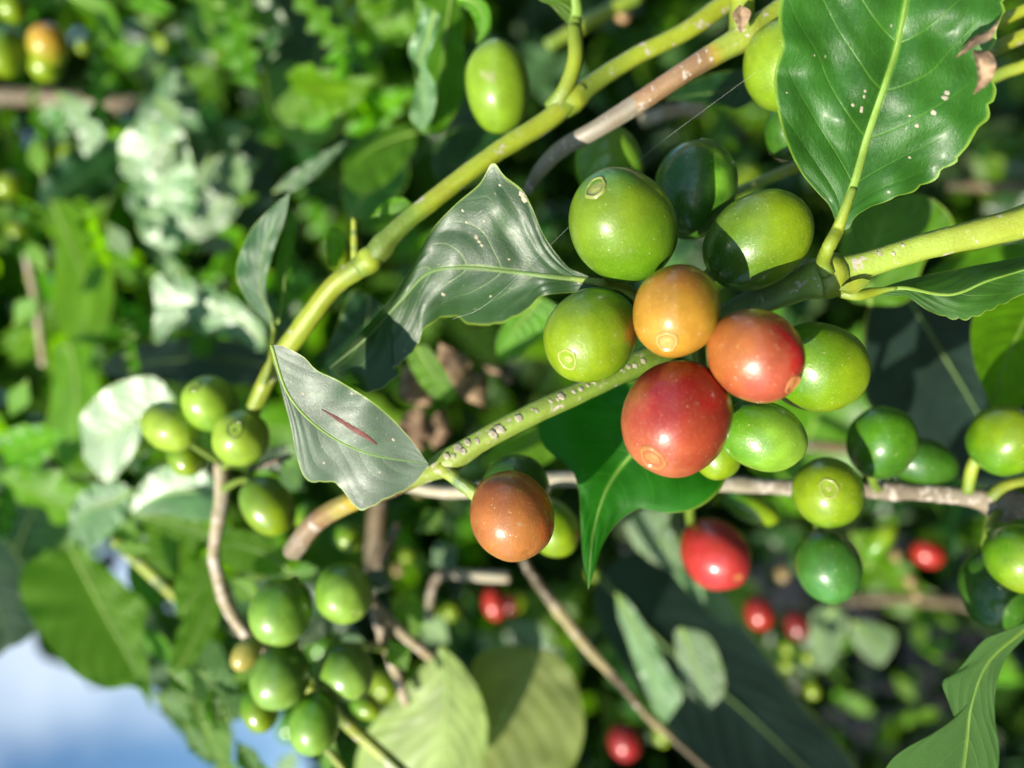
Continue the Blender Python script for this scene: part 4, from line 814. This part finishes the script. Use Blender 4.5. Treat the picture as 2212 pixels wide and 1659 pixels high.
cherry(455, 872, 58, 65, .150, ('n', 442, 836), GN, (.24, .38, .03), 'upper green fruit of the left trio with dark scar', navel='d', nf=.18, to=(490, 990, .165))
cherry(520, 946, 61, 66, .146, ('n', 529, 924), (.16, .28, .02), (.24, .36, .03), 'right green fruit of the left trio, dark scar towards us', navel='d', nf=.27, to=(482, 1010, .165))
cherry(402, 985, 38, 46, .165, (.4, -.7, .3), GN, GY, 'small pale fruit under the left trio', navel=None)
cherry(578, 1092, 54, 70, .155, (.6, -.7, .2), (.10, .2, .02), GY, 'elongated green fruit right of the tan twig', navel=None, to=(478, 1060, .165))
cherry(607, 1322, 67, 73, .148, (-.3, -.8, .3), GN, (.17, .3, .04), 'round green fruit inside the bend of the tan twig', navel=None, to=(555, 1392, .169))
cherry(741, 1282, 62, 68, .150, ('n', 779, 1312), GN, (.20, .34, .04), 'round green fruit right of the one in the twig bend', navel='t', nf=.17, to=(803, 1270, .18))
cherry(606, 1462, 63, 70, .150, (-.3, -.8, .3), GD, (.17, .3, .04), 'green fruit at the end of the curved tan twig', navel=None, to=(600, 1420, .171))
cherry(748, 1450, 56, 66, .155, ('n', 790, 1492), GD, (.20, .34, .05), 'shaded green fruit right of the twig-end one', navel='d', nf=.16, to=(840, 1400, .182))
cherry(680, 1562, 54, 66, .150, (-.1, -.9, .2), GN, (.18, .32, .04), 'lowest green fruit against the sky', navel=None, to=(655, 1450, .168))
cherry(532, 1412, 29, 39, .158, (-.4, -.6, .3), (.26, .28, .05), (.36, .30, .06), 'small yellow fruit touching the curved tan twig', navel=None)
cherry(560, 1532, 38, 50, .165, (.3, -.8, .3), GN, GY, 'half-hidden green fruit left of the lowest one', navel=None, to=(640, 1445, .170))
cherry(752, 1160, 31, 36, .19, (.8, -.3, .3), GN, GY, 'little green fruit under the torn leaf', navel=None)
cherry(790, 1525, 26, 38, .18, (.8, -.3, .3), GN, GY, 'little pale green fruit above the green stem at the bottom', navel=None)
cherry(665, 1120, 28, 36, .19, (.2, -.9, .3), GN, GY, 'little green fruit between the twig and the torn leaf', navel=None)
cherry(104, 97, 42, 44, .24, (.3, .5, .4), GY, YE, 'yellowing fruit in the upper left', navel=None, blot=[((.3, .9, .2), .4, .4, (.55, .27, .02))])
cherry(98, 136, 36, 42, .245, (.2, -.8, .3), GY, GY, 'pale green fruit just below the yellowing one', navel=None)
cherry(14, 112, 42, 58, .24, (0, -.9, .3), GN, GY, 'green fruit on the left edge beside the yellowing one', navel=None)
cherry(28, 15, 31, 34, .25, (0, -.8, .3), GN, GY, 'green fruit in the top left corner', navel=None)
cherry(745, 12, 27, 32, .23, (0, -.8, .3), GY, GY, 'small yellow-green fruit at the top edge', navel=None)
cherry(768, 50, 29, 31, .228, (0, -.8, .3), GN, GY, 'small yellow-green fruit below the one at the top edge', navel=None)
cherry(733, 545, 27, 44, .17, (.1, -.9, .3), GY, GY, 'slim pale fruit beside the upright shoot on the branch', navel=None)
cherry(352, 92, 17, 22, .33, (.6, -.6, .3), GY, GY, 'tiny bright fruit in the upper left foliage', navel=None)
cherry(1345, 30, 16, 20, .26, (.1, -.8, .3), (.40, .24, .10), (.5, .3, .15), 'tiny tan fruit near the long curved leaf stalk', navel=None)
for (x, y, r, c, lb) in [(1612, 372, 22, GY, 'blurred pale fruit between the two upper green fruit and the big leaf'), (1597, 402, 25, GY, 'blurred pale fruit on the slim branch above the upper right green fruit'),
    (240, 60, 13, GY, 'tiny blurred fruit beside the arching bright leaf'), (205, 400, 20, GY, 'blurred light fruit low left of the glaring clump'), (60, 470, 18, GN, 'tiny green fruit high on the thin left twig'),
    (40, 500, 24, GY, 'blurred yellowish fruit by the left edge, halfway up'), (155, 560, 14, GY, 'tiny pale fruit right of the thin left twig'), (60, 545, 20, GN, 'tiny green fruit at the tip of the thin left twig'),
    (180, 100, 14, GY, 'tiny pale fruit right of the yellowing fruit'), (1700, 1400, 14, GY, 'topmost tiny fruit of the string in the lower right shade'), (1745, 1420, 13, GY, 'tiny fruit right of the string in the lower right shade'),
    (1280, 1240, 12, GY, 'tiny pale fruit at the drip tip of the vivid leaf'), (880, 1200, 14, GY, 'tiny fruit between the torn leaf and the bent grey twig'), (1120, 1300, 18, GY, 'blurred green fruit right of the tiny crimson pair'),
    (975, 1320, 18, GY, 'right one of two blurred fruit inside the bent grey twig'), (938, 1325, 14, GY, 'left one of two blurred fruit inside the bent grey twig'), (1430, 1590, 18, GY, 'blurred pale fruit by the lower end of the tan twig'),
    (1690, 1240, 14, (.28, .19, .08), 'tiny yellow fruit between bright red and dark green fruit'), (1755, 1490, 16, GY, 'lowest tiny fruit of the string in the lower right shade'), (1700, 1435, 14, GY, 'second tiny fruit of the string in the lower right shade'),
    (1935, 1200, 12, (.28, .19, .08), 'tiny yellow fruit left of the small orange-red one'), (1965, 1255, 13, (.28, .19, .08), 'tiny tan fruit below the small orange-red one'), (1980, 1285, 10, (.28, .19, .08), 'tiniest tan fruit, furthest below the small orange-red one'),
    (300, 590, 12, GY, 'tiny fruit above the frilled pale leaf'), (600, 600, 12, GY, 'tiny light fruit behind the narrow hanging leaf'), (1375, 1420, 10, GY, 'upper tiny fruit beside the long pale hanging leaf'),
    (230, 760, 12, GY, 'tiny fruit at the end of the long dark teal leaf'), (905, 1060, 10, (.28, .19, .08), 'tiny yellow fruit under the tip of the torn leaf'), (2120, 330, 14, GN, 'tiny dark green fruit right of the large glossy leaf'),
    (100, 335, 24, GY, 'blurred green fruit between the brown twig and the left foliage'), (150, 330, 20, GY, 'blurred pale fruit left of the glaring clump'), (20, 400, 26, GY, 'blurred fruit at the left edge under the brown twig'), (75, 600, 17, GY, 'tiny light fruit beside the thin left twig'),
    (350, 1110, 26, GY, 'blurred light fruit behind the folded pale leaf'), (330, 20, 22, GN, 'blurred green fruit at the top edge right of the arching leaf'), (470, 100, 22, GY, 'small bright fruit under the mid-green upper leaf'), (395, 215, 16, GY, 'tiny pale fruit just above the bright clump'),
    (870, 470, 20, GY, 'blurred fruit above the bend of the diagonal branch'), (640, 1560, 38, GN, 'round green fruit half hidden left of the lowest one on the right bunch'), (830, 1480, 30, GY, 'blurred green fruit at the foot of the upright tan twig'), (560, 1210, 30, GY, 'blurred green fruit above the round one in the twig bend'),
    (700, 1390, 34, GN, 'green fruit glimpsed in the middle of the lower bunch'), (1370, 1440, 16, GN, 'lower tiny fruit beside the long pale hanging leaf'), (420, 60, 12, GY, 'tiny fruit below the pale pointed leaf at the top'), (860, 1230, 12, (.28, .19, .08), 'tiny yellowish fruit left of the bent grey twig')]:
    cherry(x, y, r, r*1.2, rs.uniform(.27, .36), (rs.uniform(-.6, .6), -.7, .3), c, c, lb, navel=None, seg=16, stalk=False, group='tiny blurred background fruit')
